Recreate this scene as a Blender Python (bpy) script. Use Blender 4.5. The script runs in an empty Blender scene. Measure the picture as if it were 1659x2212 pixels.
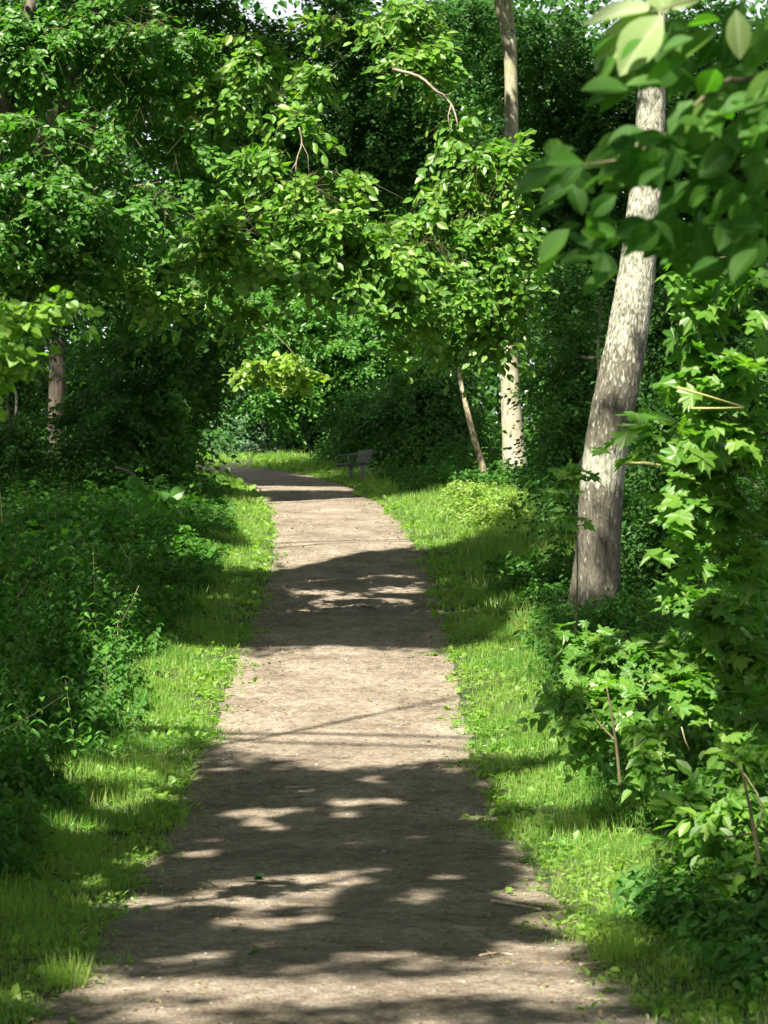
import bpy, math, random
import numpy as np
from mathutils import Vector

SC = bpy.context.scene
COL = SC.collection
RNG = np.random.default_rng(7)

# ------------------------------------------------------------------ camera, sky, sun, exposure
FPX, CX, CY, EYE = 4400.0, 829.5, 1106.0, 1.6      # a level long lens at eye height; photo measured at 1659 x 2212
cam = bpy.data.cameras.new('camera'); camo = bpy.data.objects.new('camera', cam); COL.objects.link(camo)
camo.location = (0, 0, EYE); camo.rotation_euler = (math.pi/2, 0, 0)
cam.sensor_fit = 'VERTICAL'; cam.sensor_height = 36; cam.sensor_width = 27
cam.lens = FPX/2212*36; cam.clip_start = .1; cam.clip_end = 2000
cam.dof.use_dof = True; cam.dof.focus_distance = 21; cam.dof.aperture_fstop = 5.2
SC.camera = camo

SUN = np.array([-.28, -.54, .79]); SUN /= np.linalg.norm(SUN)
world = bpy.data.worlds.new('World'); SC.world = world; world.use_nodes = True
wn = world.node_tree.nodes; wn.clear()
sky = wn.new('ShaderNodeTexSky'); sky.sky_type = 'NISHITA'; sky.sun_disc = False
sky.sun_elevation = math.asin(SUN[2]); sky.sun_rotation = math.atan2(SUN[0], SUN[1])
bg = wn.new('ShaderNodeBackground'); bg.inputs['Strength'].default_value = .07
wo = wn.new('ShaderNodeOutputWorld')
hs = wn.new('ShaderNodeHueSaturation'); hs.inputs['Saturation'].default_value = .25; hs.inputs['Value'].default_value = 1.0   # desaturated for whiter sky gaps and less blue shade
world.node_tree.links.new(sky.outputs[0], hs.inputs['Color']); world.node_tree.links.new(hs.outputs[0], bg.inputs[0]); world.node_tree.links.new(bg.outputs[0], wo.inputs[0])
sl = bpy.data.lights.new('sun', 'SUN'); sl.energy = 5; sl.angle = math.radians(.68); sl.color = (1, .93, .80)
so = bpy.data.objects.new('sun', sl); COL.objects.link(so)
so.rotation_euler = Vector(SUN).to_track_quat('Z', 'Y').to_euler(); so.location = tuple(SUN*60)
SC.view_settings.view_transform = 'Standard'; SC.view_settings.look = 'None'
SC.view_settings.exposure = 2.0; SC.view_settings.gamma = 1
SC.cycles.use_denoising = True
SC.cycles.max_bounces = 7; SC.cycles.diffuse_bounces = 4; SC.cycles.transmission_bounces = 5
SC.cycles.glossy_bounces = 2; SC.cycles.transparent_max_bounces = 4

# ------------------------------------------------------------------ maths helpers
def P(x, y, D):
    return np.array([(x-CX)*D/FPX, D, EYE+(CY-y)*D/FPX])
def unit(v): return v/np.maximum(np.linalg.norm(v, axis=-1, keepdims=True), 1e-9)

PY = np.array([-30, 0, 8, 9.5, 12.7, 15.5, 18.5, 21, 24, 29, 34, 43, 50, 56, 62, 72, 90, 140, 400.])
PZ = np.array([.1, -.05, -.41, -.53, -.68, -.72, -.60, -.38, .0, .42, .88, 1.66, 2.24, 2.6, 2.97, 3.5, 4.2, 6, 12.])
_yy = np.linspace(-30, 400, 4301); _zz = np.interp(_yy, PY, PZ)
_k = np.ones(31)/31; _zz = np.convolve(np.pad(_zz, 15, mode='edge'), _k, 'valid')
def prof(y): return np.interp(y, _yy, _zz)

PATH = np.array([(-.1, -12), (-.12, 0), (-.16, 8), (-.2, 9.5), (-.27, 12.7), (-.42, 18.5), (-.44, 24), (-.62, 34), (-1.2, 43),
                 (-2.15, 50), (-3.3, 56), (-5.2, 61), (-8, 64.5), (-12, 66.8), (-18, 68.4), (-30, 70.)])
def _smooth_path():
    pts = []
    for i in range(len(PATH)-1):
        p0 = PATH[max(i-1, 0)]; p1 = PATH[i]; p2 = PATH[i+1]; p3 = PATH[min(i+2, len(PATH)-1)]
        n = max(2, int(np.linalg.norm(p2-p1)/.25))
        for t in np.linspace(0, 1, n, endpoint=False):
            pts.append(.5*(2*p1+(p2-p0)*t+(2*p0-5*p1+4*p2-p3)*t*t+(3*p1-p0-3*p2+p3)*t**3))
    pts.append(PATH[-1]); return np.array(pts)
PLINE = _smooth_path()
def xc(y): return np.interp(y, PLINE[:, 1], PLINE[:, 0])
_seg = PLINE[::6]
def pathdist(x, y):
    """signed-ish: distance to the centre line of the path"""
    x = np.asarray(x, float).ravel(); y = np.asarray(y, float).ravel()
    out = np.full(x.shape, 1e9)
    for a, b in zip(_seg[:-1], _seg[1:]):
        d = b-a; t = np.clip(((x-a[0])*d[0]+(y-a[1])*d[1])/(d@d), 0, 1)
        out = np.minimum(out, np.hypot(x-a[0]-t*d[0], y-a[1]-t*d[1]))
    return out
def wav(x, y, s=1.0, ph=0.):
    return (np.sin(x*1.7*s+y*.9*s+ph)+np.sin(-x*.8*s+y*2.1*s+1.3+ph)+np.sin(x*3.1*s-y*1.1*s+2.1+ph*2)*.6)/2.6
HW = 1.2
def halfw(x, y): return HW-.02+.10*wav(x, y, 1.6)+.07*wav(x, y, 5.)+.04*wav(x, y, 13.)
def groundz(x, y, pd=None):
    x = np.asarray(x, float); y = np.asarray(y, float)
    sh = np.broadcast(x, y).shape
    x = np.broadcast_to(x, sh).ravel(); y = np.broadcast_to(y, sh).ravel()
    if pd is None: pd = pathdist(x, y)
    z = prof(y)
    e = np.clip((pd-1.2)/2.5, 0, 1)
    z = z+.18*e*e*(3-2*e)+.05*wav(x, y, .55)*np.clip(pd-1.2, 0, 1)
    return z.reshape(sh)

# ------------------------------------------------------------------ materials
def newmat(name):
    m = bpy.data.materials.new(name); m.use_nodes = True
    nt = m.node_tree; nt.nodes.clear()
    out = nt.nodes.new('ShaderNodeOutputMaterial')
    return m, nt, out
def N(nt, t, **kw):
    n = nt.nodes.new(t)
    for k, v in kw.items(): setattr(n, k, v)
    return n
def ramp(nt, src, stops):
    r = N(nt, 'ShaderNodeValToRGB'); el = r.color_ramp.elements
    while len(el) < len(stops): el.new(.5)
    for e, (p, c) in zip(el, stops): e.position = p; e.color = (*c, 1)
    nt.links.new(src, r.inputs[0]); return r.outputs[0]

def leaf_mat(name, cols, trans=.4, tcol=(1.0, 1.25, .35), rough=.45, spec=.45, rib=None, patch=None):
    m, nt, out = newmat(name); L = nt.links.new
    a = N(nt, 'ShaderNodeAttribute', attribute_name='rnd')
    col = ramp(nt, a.outputs['Fac'], [(i/(len(cols)-1), c) for i, c in enumerate(cols)])
    if patch:
        g = N(nt, 'ShaderNodeNewGeometry'); no = N(nt, 'ShaderNodeTexNoise'); no.inputs['Scale'].default_value = patch[0]
        L(g.outputs['Position'], no.inputs['Vector'])
        f = ramp(nt, no.outputs['Fac'], [(.42, (0, 0, 0)), (.62, (1, 1, 1))])
        mx = N(nt, 'ShaderNodeMixRGB'); L(f, mx.inputs[0]); L(col, mx.inputs[1]); mx.inputs[2].default_value = (*patch[1], 1); col = mx.outputs[0]
    if rib:
        b = N(nt, 'ShaderNodeAttribute', attribute_name='mid')
        f = ramp(nt, b.outputs['Fac'], [(.0, (1, 1, 1)), (.03, (.5, .5, .5)), (.07, (0, 0, 0))])
        mx = N(nt, 'ShaderNodeMixRGB'); L(f, mx.inputs[0]); L(col, mx.inputs[1]); mx.inputs[2].default_value = (*rib, 1); col = mx.outputs[0]
    p = N(nt, 'ShaderNodeBsdfPrincipled'); L(col, p.inputs['Base Color'])
    p.inputs['Roughness'].default_value = rough; p.inputs['Specular IOR Level'].default_value = spec
    t = N(nt, 'ShaderNodeBsdfTranslucent')
    mu = N(nt, 'ShaderNodeMixRGB', blend_type='MULTIPLY'); mu.inputs[0].default_value = 1; L(col, mu.inputs[1]); mu.inputs[2].default_value = (tcol[0]*1.6, tcol[1]*1.6, tcol[2]*1.6, 1)
    L(mu.outputs[0], t.inputs['Color'])
    mix = N(nt, 'ShaderNodeMixShader'); mix.inputs[0].default_value = trans
    L(p.outputs[0], mix.inputs[1]); L(t.outputs[0], mix.inputs[2]); L(mix.outputs[0], out.inputs['Surface'])
    return m

def bark_mat(name, dark, light, scale=(14, 14, 3), thr=(.35, .6), moss=None, bump=.5):
    m, nt, out = newmat(name); L = nt.links.new
    tc = N(nt, 'ShaderNodeTexCoord'); mp = N(nt, 'ShaderNodeMapping'); mp.inputs['Scale'].default_value = scale
    L(tc.outputs['Object'], mp.inputs[0])
    no = N(nt, 'ShaderNodeTexNoise'); no.inputs['Scale'].default_value = 1; no.inputs['Detail'].default_value = 6; no.inputs['Roughness'].default_value = .65
    L(mp.outputs[0], no.inputs['Vector'])
    col = ramp(nt, no.outputs['Fac'], [(thr[0], dark), (thr[1], light)])
    if moss:
        n2 = N(nt, 'ShaderNodeTexNoise'); n2.inputs['Scale'].default_value = 1.6; n2.inputs['Detail'].default_value = 4; L(tc.outputs['Object'], n2.inputs['Vector'])
        f = ramp(nt, n2.outputs['Fac'], [(.45, (0, 0, 0)), (.65, (.8, .8, .8))])
        mx = N(nt, 'ShaderNodeMixRGB'); L(f, mx.inputs[0]); L(col, mx.inputs[1]); mx.inputs[2].default_value = (*moss, 1); col = mx.outputs[0]
    p = N(nt, 'ShaderNodeBsdfPrincipled'); p.inputs['Roughness'].default_value = .85; L(col, p.inputs['Base Color'])
    b = N(nt, 'ShaderNodeBump'); b.inputs['Strength'].default_value = bump; b.inputs['Distance'].default_value = .03
    L(no.outputs['Fac'], b.inputs['Height']); L(b.outputs[0], p.inputs['Normal']); L(p.outputs[0], out.inputs['Surface'])
    return m

def birch_mat():
    """pale upper bark; lower down dark and deeply fissured, with long pale flakes left between the cracks"""
    m, nt, out = newmat('birch_bark'); L = nt.links.new
    tc = N(nt, 'ShaderNodeTexCoord'); sep = N(nt, 'ShaderNodeSeparateXYZ'); L(tc.outputs['Object'], sep.inputs[0])
    wv = N(nt, 'ShaderNodeTexNoise'); wv.inputs['Scale'].default_value = 6; L(tc.outputs['Object'], wv.inputs['Vector'])
    vm = N(nt, 'ShaderNodeVectorMath', operation='SCALE'); L(wv.outputs['Color'], vm.inputs[0]); vm.inputs['Scale'].default_value = .10
    va = N(nt, 'ShaderNodeVectorMath', operation='ADD'); L(tc.outputs['Object'], va.inputs[0]); L(vm.outputs[0], va.inputs[1])
    def vor(scale):
        mp = N(nt, 'ShaderNodeMapping'); mp.inputs['Scale'].default_value = scale; L(va.outputs[0], mp.inputs[0])
        v = N(nt, 'ShaderNodeTexVoronoi', feature='DISTANCE_TO_EDGE'); v.inputs['Scale'].default_value = 1; L(mp.outputs[0], v.inputs['Vector'])
        return v.outputs['Distance']
    def noi(scale, det=5):
        mp = N(nt, 'ShaderNodeMapping'); mp.inputs['Scale'].default_value = scale; L(tc.outputs['Object'], mp.inputs[0])
        n = N(nt, 'ShaderNodeTexNoise'); n.inputs['Scale'].default_value = 1; n.inputs['Detail'].default_value = det; n.inputs['Roughness'].default_value = .6
        L(mp.outputs[0], n.inputs['Vector']); return n.outputs['Fac']
    def math_(op, a, b=None, c=None):
        n = N(nt, 'ShaderNodeMath', operation=op)
        for i, v in enumerate((a, b, c)):
            if v is None: continue
            if isinstance(v, (int, float)): n.inputs[i].default_value = v
            else: L(v, n.inputs[i])
        return n.outputs[0]
    h = math_('DIVIDE', sep.outputs['Z'], 5.2)
    hn = math_('ADD', h, math_('MULTIPLY', math_('SUBTRACT', noi((4, 4, 1.6)), .5), .16))
    # share of dark bark by height: much below 1.6 m, a pale collar, mottled, then pale
    dk = ramp(nt, hn, [(0, (.73,)*3), (.285, (.72,)*3), (.325, (.34,)*3), (.38, (.30,)*3), (.43, (.68,)*3), (.58, (.63,)*3), (.70, (.47,)*3), (.85, (.42,)*3)])
    flakes = vor((16, 16, 5))
    cr = math_('MULTIPLY', flakes, 1.5)
    nn = math_('ADD', math_('MULTIPLY', noi((28, 28, 12)), .9), math_('MULTIPLY', cr, .45))
    d = math_('SUBTRACT', nn, dk)
    f = ramp(nt, math_('ADD', math_('MULTIPLY', d, 3.5), .35), [(.15, (0, 0, 0)), (.72, (1, 1, 1))])
    pale = ramp(nt, noi((22, 22, 9)), [(.3, (.125, .135, .092)), (.5, (.225, .23, .178)), (.7, (.36, .36, .30))])
    dark = ramp(nt, noi((30, 30, 7)), [(.3, (.026, .024, .016)), (.7, (.115, .102, .072))])
    mx = N(nt, 'ShaderNodeMixRGB'); L(f, mx.inputs[0]); L(dark, mx.inputs[1]); L(pale, mx.inputs[2])
    lines = ramp(nt, noi((30, 30, 3.5), 4), [(.36, (.45, .40, .34)), (.46, (1, 1, 1))])
    mu = N(nt, 'ShaderNodeMixRGB', blend_type='MULTIPLY'); mu.inputs[0].default_value = .75; L(mx.outputs[0], mu.inputs[1]); L(lines, mu.inputs[2])
    p = N(nt, 'ShaderNodeBsdfPrincipled'); p.inputs['Roughness'].default_value = .8; L(mu.outputs[0], p.inputs['Base Color'])
    b = N(nt, 'ShaderNodeBump'); b.inputs['Strength'].default_value = .7; b.inputs['Distance'].default_value = .03
    L(nn, b.inputs['Height']); L(b.outputs[0], p.inputs['Normal']); L(p.outputs[0], out.inputs['Surface'])
    return m

def path_mat():
    m, nt, out = newmat('trodden_gravel'); L = nt.links.new
    g = N(nt, 'ShaderNodeNewGeometry')
    def noi(scale, det=5, rough=.6):
        n = N(nt, 'ShaderNodeTexNoise'); n.inputs['Scale'].default_value = scale; n.inputs['Detail'].default_value = det; n.inputs['Roughness'].default_value = rough
        L(g.outputs['Position'], n.inputs['Vector']); return n.outputs['Fac']
    base = ramp(nt, noi(1.3), [(.3, (.130, .108, .083)), (.5, (.195, .167, .132)), (.72, (.265, .232, .188))])
    v = N(nt, 'ShaderNodeTexVoronoi'); v.inputs['Scale'].default_value = 42; L(g.outputs['Position'], v.inputs['Vector'])
    sp = N(nt, 'ShaderNodeSeparateColor'); L(v.outputs['Color'], sp.inputs[0])
    gr = ramp(nt, sp.outputs[0], [(.0, (.55, .5, .47)), (.6, (.95, .95, .95)), (.9, (1.1, 1.09, 1.06)), (1, (1.4, 1.38, 1.3))])
    mu = N(nt, 'ShaderNodeMixRGB', blend_type='MULTIPLY'); mu.inputs[0].default_value = .8; L(base, mu.inputs[1]); L(gr, mu.inputs[2])
    st = ramp(nt, noi(7, 6, .7), [(.36, (.55, .5, .45)), (.52, (1, 1, 1)), (.7, (1.15, 1.13, 1.1))])
    m2 = N(nt, 'ShaderNodeMixRGB', blend_type='MULTIPLY'); m2.inputs[0].default_value = .8; L(mu.outputs[0], m2.inputs[1]); L(st, m2.inputs[2])
    p = N(nt, 'ShaderNodeBsdfPrincipled'); p.inputs['Roughness'].default_value = .95; p.inputs['Specular IOR Level'].default_value = .2
    L(m2.outputs[0], p.inputs['Base Color'])
    ad = N(nt, 'ShaderNodeMath', operation='MULTIPLY_ADD'); L(noi(24, 6, .7), ad.inputs[0]); ad.inputs[1].default_value = 1.2; L(v.outputs['Distance'], ad.inputs[2])
    b = N(nt, 'ShaderNodeBump'); b.inputs['Strength'].default_value = .8; b.inputs['Distance'].default_value = .015; L(ad.outputs[0], b.inputs['Height'])
    L(b.outputs[0], p.inputs['Normal']); L(p.outputs[0], out.inputs['Surface'])
    return m

def plain_mat(name, cols, scale=8, rough=.8, bump=.3, coord='Object'):
    m, nt, out = newmat(name); L = nt.links.new
    tc = N(nt, 'ShaderNodeTexCoord'); no = N(nt, 'ShaderNodeTexNoise'); no.inputs['Detail'].default_value = 6
    if isinstance(scale, tuple):
        mp = N(nt, 'ShaderNodeMapping'); mp.inputs['Scale'].default_value = scale; L(tc.outputs[coord], mp.inputs[0]); L(mp.outputs[0], no.inputs['Vector']); no.inputs['Scale'].default_value = 1
    else:
        no.inputs['Scale'].default_value = scale; L(tc.outputs[coord], no.inputs['Vector'])
    col = ramp(nt, no.outputs['Fac'], [(.3+.4*i/(len(cols)-1), c) for i, c in enumerate(cols)])
    p = N(nt, 'ShaderNodeBsdfPrincipled'); p.inputs['Roughness'].default_value = rough; L(col, p.inputs['Base Color'])
    b = N(nt, 'ShaderNodeBump'); b.inputs['Strength'].default_value = bump; b.inputs['Distance'].default_value = .01; L(no.outputs['Fac'], b.inputs['Height'])
    L(b.outputs[0], p.inputs['Normal']); L(p.outputs[0], out.inputs['Surface'])
    return m

M = {}
M['elm'] = leaf_mat('broad_leaf', [(.044, .125, .015), (.076, .185, .021), (.115, .225, .029), (.18, .27, .036)], .40)
M['hornbeam'] = leaf_mat('fresh_leaf', [(.031, .110, .014), (.057, .165, .020), (.095, .205, .026)], .42)
M['maple'] = leaf_mat('maple_leaf', [(.040, .125, .015), (.074, .185, .022), (.135, .24, .03)], .45, rib=(.16, .23, .05))
M['yellow'] = leaf_mat('yellow_green_leaf', [(.10, .19, .02), (.155, .25, .03), (.21, .29, .045)], .45, rib=(.25, .32, .1))
M['lime'] = leaf_mat('lime_leaf', [(.075, .175, .018), (.12, .235, .026), (.18, .28, .04)], .48, rib=(.2, .3, .09))
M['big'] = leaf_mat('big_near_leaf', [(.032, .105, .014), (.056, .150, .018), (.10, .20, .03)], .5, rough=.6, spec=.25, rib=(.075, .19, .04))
M['pale'] = leaf_mat('sunlit_near_leaf', [(.17, .25, .085), (.21, .29, .11)], .35, rough=.5, spec=.35, rib=(.28, .34, .18))  # lightened copy of the near leaf; sun and sheen put into its colour
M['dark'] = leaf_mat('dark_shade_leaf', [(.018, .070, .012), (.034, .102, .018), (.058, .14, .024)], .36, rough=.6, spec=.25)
M['blue'] = leaf_mat('bluish_bramble_leaf', [(.030, .080, .034), (.055, .125, .055), (.085, .165, .075)], .3)
M['herb'] = leaf_mat('herb_leaf', [(.026, .092, .016), (.048, .135, .024), (.085, .175, .034)], .38, rough=.62, spec=.25)
M['grass'] = leaf_mat('grass_blade', [(.066, .175, .027), (.118, .238, .040), (.20, .30, .066), (.42, .38, .17)], .45, patch=(.9, (.18, .28, .055)))
M['canopy'] = leaf_mat('canopy_leaf', [(.035, .09, .016), (.06, .13, .022)], .35)
M['litter'] = leaf_mat('fallen_leaf', [(.12, .075, .04), (.22, .16, .09), (.10, .14, .03)], .15)
M['stem'] = plain_mat('green_brown_stem', [(.05, .05, .02), (.12, .10, .045)], 20)
M['petiole'] = plain_mat('yellow_stalk', [(.22, .24, .06), (.34, .32, .12)], 20)
M['straw'] = plain_mat('dry_straw', [(.30, .24, .12), (.48, .40, .24)], 20)
M['bark'] = bark_mat('grey_brown_bark', (.035, .028, .020), (.12, .10, .075))
M['beech'] = bark_mat('pale_smooth_bark', (.13, .11, .078), (.36, .32, .24), (13, 13, 5), (.34, .56), (.20, .21, .11), .4)
M['slimbark'] = bark_mat('mottled_slim_bark', (.10, .07, .045), (.40, .34, .22), (16, 16, 7), (.4, .58), None, .3)
M['brownbark'] = bark_mat('brown_bark', (.05, .040, .030), (.13, .10, .074), (20, 20, 2), (.35, .65), None, .5)
M['birch'] = birch_mat()
M['path'] = path_mat()
M['soil'] = plain_mat('woodland_soil', [(.014, .022, .007), (.024, .036, .010), (.036, .040, .015)], 3, .95, .5, 'Object')
M['wood'] = plain_mat('weathered_grey_wood', [(.045, .046, .036), (.085, .084, .07)], (3, 3, 40), .8)
M['iron'] = plain_mat('dull_iron', [(.09, .10, .085), (.15, .16, .14)], 30, .5)
M['stick'] = plain_mat('dry_stick', [(.22, .16, .10), (.45, .38, .27)], 25)
M['deadwood'] = plain_mat('grey_dead_wood', [(.12, .10, .075), (.26, .22, .165)], 25)
M['stone'] = plain_mat('pebble_stone', [(.18, .155, .125), (.36, .33, .28)], 11, .8, .1)

# ------------------------------------------------------------------ mesh building
def ring_leaf(prof_pts, fold=.12, droop=.0):
    """leaf template from (y, halfwidth) rows, base (0,0) to tip (0,1)"""
    vs, fs = [], []
    mids, ls, rs = [], [], []
    for y, w in prof_pts:
        z = -droop*y*y
        mids.append(len(vs)); vs.append((0, y, z))
        if w > 0:
            ls.append(len(vs)); vs.append((-w, y+.02, z+fold*w*2)); rs.append(len(vs)); vs.append((w, y+.02, z+fold*w*2))
        else: ls.append(None); rs.append(None)
    for i in range(len(prof_pts)-1):
        for s, flip in ((ls, 0), (rs, 1)):
            f = [mids[i], mids[i+1]]
            if s[i+1] is not None: f.append(s[i+1])
            if s[i] is not None: f.append(s[i])
            if flip: f = f[::-1]
            if len(f) > 2: fs.append(tuple(f))
    return np.array(vs, float), fs
T = {}
T['oval'] = ring_leaf([(0, 0), (.25, .22), (.58, .26), (.85, .11), (1, 0)], .15, .12)
T['simple'] = ring_leaf([(0, 0), (.5, .27), (1, 0)], .2)
T['fine'] = ring_leaf([(0, 0), (.08, .10), (.2, .21), (.36, .285), (.52, .30), (.68, .255), (.82, .165), (.92, .07), (1, 0)], .13, .22)
T['round'] = ring_leaf([(0, 0), (.06, .2), (.22, .37), (.45, .42), (.68, .33), (.85, .16), (1, 0)], .12, .2)
T['heart'] = ring_leaf([(0, 0), (.05, .25), (.25, .34), (.5, .28), (.78, .12), (1, 0)], .15, .2)
T['narrow'] = ring_leaf([(0, 0), (.22, .17), (.55, .13), (1, 0)], .2, .25)
def maple():
    h = [(0, 0), (.14, -.07), (.44, -.12), (.33, .06), (.62, .22), (.68, .36), (.50, .36), (.32, .40), (.36, .56), (.30, .74), (.20, .66), (.12, .74), (0, 1.02)]
    o = h+[(-x, y) for x, y in h[-2:0:-1]]
    v = [(0, .24, 0)]+[(x, y, .10*abs(x)-.14*(x*x+(y-.3)**2)) for x, y in o]
    n = len(o); f = [(0, 1+i, 1+(i+1) % n) for i in range(n)]
    return np.array(v, float), f
T['maple'] = maple()
for _q, (_a, _b, _c) in enumerate(((.1, -.14, 0), (.3, -.25, .12), (-.12, -.4, -.15), (.2, -.05, .3))):   # flat, cupped, drooping, twisted
    _v = T['maple'][0].copy(); _x, _y = _v[:, 0].copy(), _v[:, 1].copy()
    _v[:, 2] = _a*abs(_x)+_b*(_x*_x+(_y-.3)**2)+_c*_x*_y+.04*np.sin(_x*13+_y*9+_q); _v[:, 0] *= 1+.12*np.sin(_y*5+_q); T['maple_%d' % _q] = (_v, T['maple'][1])
T['quad'] = (np.array([(0, 0, 0), (.3, .45, .07), (0, 1, -.04), (-.3, .5, .07)], float), [(0, 1, 2, 3)])
T['blade'] = (np.array([(-.5, 0, 0), (.5, 0, 0), (.36, .5, .05), (-.36, .5, .05), (0, 1, .22)], float), [(0, 1, 2, 3), (3, 2, 4)])

class MB:
    def __init__(s): s.v = []; s.l = []; s.c = []; s.m = []; s.r = []; s.d = []; s.n = 0; s.mats = []; s.smooth = []
    def mat(s, m):
        if m not in s.mats: s.mats.append(m)
        return s.mats.index(m)
    def add(s, v, faces_flat, counts, mat, rnd=None, mid=None, smooth=False):
        k = len(v)
        s.v.append(v); s.l.append(np.asarray(faces_flat, np.int64)+s.n); s.c.append(np.asarray(counts, np.int64))
        s.m.append(np.full(len(counts), s.mat(mat))); s.smooth.append(np.full(len(counts), smooth))
        s.r.append(np.full(k, .5) if rnd is None else rnd); s.d.append(np.full(k, .5) if mid is None else mid); s.n += k
    def leaves(s, tname, pos, tip, nor, size, mat, rnd=None, width=1.0):
        if len(pos) == 0: return
        if tname == 'maple' and len(pos) > 3:
            c = RNG.integers(0, 4, len(pos)); rn0 = RNG.random(len(pos)) if rnd is None else rnd; sz0 = np.broadcast_to(size, (len(pos),))
            for q in range(4): s.leaves('maple_%d' % q, pos[c == q], tip[c == q], nor[c == q], sz0[c == q], mat, rn0[c == q], width)
            return
        tv, tf = T[tname]; n = len(pos); k = len(tv)
        tip = unit(tip); nor = unit(nor-(nor*tip).sum(1, keepdims=True)*tip); x = np.cross(tip, nor)
        size = np.broadcast_to(np.asarray(size, float), (n,))[:, None, None]
        w = np.broadcast_to(np.asarray(width, float), (n,))[:, None, None]
        V = pos[:, None]+size*(tv[None, :, 0:1]*w*x[:, None]+tv[None, :, 1:2]*tip[:, None]+tv[None, :, 2:3]*nor[:, None])
        fl = np.concatenate([np.array(f) for f in tf]); cn = np.array([len(f) for f in tf])
        F = (fl[None]+(np.arange(n)*k)[:, None]).ravel()
        if rnd is None: rnd = RNG.random(n)
        s.add(V.reshape(-1, 3), F, np.tile(cn, n), mat, np.repeat(rnd, k), np.tile(np.abs(tv[:, 0]), n))
    def tube(s, pts, rad, mat, seg=10, rough=0., cap=True, sub=0, fluted=0.):
        pts = np.asarray(pts, float); rad = np.broadcast_to(np.asarray(rad, float), (len(pts),)).copy()
        if sub:
            q, r = [], []
            for i in range(len(pts)-1):
                p0 = pts[max(i-1, 0)]; p1 = pts[i]; p2 = pts[i+1]; p3 = pts[min(i+2, len(pts)-1)]
                for t in np.linspace(0, 1, sub, endpoint=False):
                    q.append(.5*(2*p1+(p2-p0)*t+(2*p0-5*p1+4*p2-p3)*t*t+(3*p1-p0-3*p2+p3)*t**3)); r.append(rad[i]*(1-t)+rad[i+1]*t)
            q.append(pts[-1]); r.append(rad[-1]); pts = np.array(q); rad = np.array(r)
        d = unit(np.gradient(pts, axis=0)); ref = np.array([1., 0, 0]) if abs(d[0][0]) < .8 else np.array([0, 1., 0])
        a = unit(np.cross(d, ref)); b = np.cross(d, a)
        th = np.linspace(0, 2*math.pi, seg, endpoint=False); n = len(pts)
        rr = rad[:, None]*np.ones(seg)[None]
        if rough: rr = rr*(1+rough*(RNG.random((n, seg))-.5)*2)
        if fluted:
            zz = np.arange(n)[:, None]*.35
            rr = rr*(1+fluted*(np.sin(th*5+zz*.3)+.6*np.sin(th*9-zz*.5+1)+.7*np.sin(zz*1.3+th*2)))
        V = pts[:, None]+rr[..., None]*(np.cos(th)[None, :, None]*a[:, None]+np.sin(th)[None, :, None]*b[:, None])
        i, j = np.meshgrid(np.arange(n-1), np.arange(seg), indexing='ij'); jn = (j+1) % seg
        F = np.stack([i*seg+j, i*seg+jn, (i+1)*seg+jn, (i+1)*seg+j], -1).reshape(-1, 4)
        fl = list(F.ravel()); cn = [4]*len(F)
        if cap: fl += list(range(seg))[::-1]+[(n-1)*seg+q for q in range(seg)]; cn += [seg, seg]
        s.add(V.reshape(-1, 3), fl, cn, mat, None, None, True)
    def box(s, c, h, mat, R=None):
        v = np.array([(x, y, z) for x in (-1, 1) for y in (-1, 1) for z in (-1, 1)], float)*np.array(h)
        if R is not None: v = v@np.array(R).T
        f = [(0, 1, 3, 2), (4, 6, 7, 5), (0, 4, 5, 1), (2, 3, 7, 6), (0, 2, 6, 4), (1, 5, 7, 3)]
        s.add(v+np.array(c), [q for t in f for q in t], [4]*6, mat)
    def build(s, name, parent=None, origin=(0, 0, 0), kind=None):
        if not s.v: return None
        V = np.concatenate(s.v)-np.array(origin, float); Lp = np.concatenate(s.l); C = np.concatenate(s.c)
        me = bpy.data.meshes.new(name); me.vertices.add(len(V)); me.vertices.foreach_set('co', V.astype(np.float32).ravel())
        me.loops.add(len(Lp)); me.loops.foreach_set('vertex_index', Lp.astype(np.int32))
        me.polygons.add(len(C)); st = np.concatenate([[0], np.cumsum(C)[:-1]])
        me.polygons.foreach_set('loop_start', st.astype(np.int32)); me.polygons.foreach_set('loop_total', C.astype(np.int32))
        me.polygons.foreach_set('material_index', np.concatenate(s.m).astype(np.int32))
        me.polygons.foreach_set('use_smooth', np.concatenate(s.smooth))
        for nm, arr in (('rnd', s.r), ('mid', s.d)):
            at = me.attributes.new(nm, 'FLOAT', 'POINT'); at.data.foreach_set('value', np.concatenate(arr).astype(np.float32))
        for m in s.mats: me.materials.append(M[m])
        me.update(calc_edges=True)
        o = bpy.data.objects.new(name, me); COL.objects.link(o)
        if parent is not None: o.parent = parent
        else: o.location = origin
        if kind: o['kind'] = kind
        return o

def thing(name, label, cat, loc, group=None):
    o = bpy.data.objects.new(name, None); COL.objects.link(o); o.location = tuple(float(c) for c in loc); o.empty_display_size = .2
    o['label'] = label; o['category'] = cat
    if group: o['group'] = group
    return o
def tag(o, label, cat, group=None):
    o['label'] = label; o['category'] = cat
    if group: o['group'] = group
    return o

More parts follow.
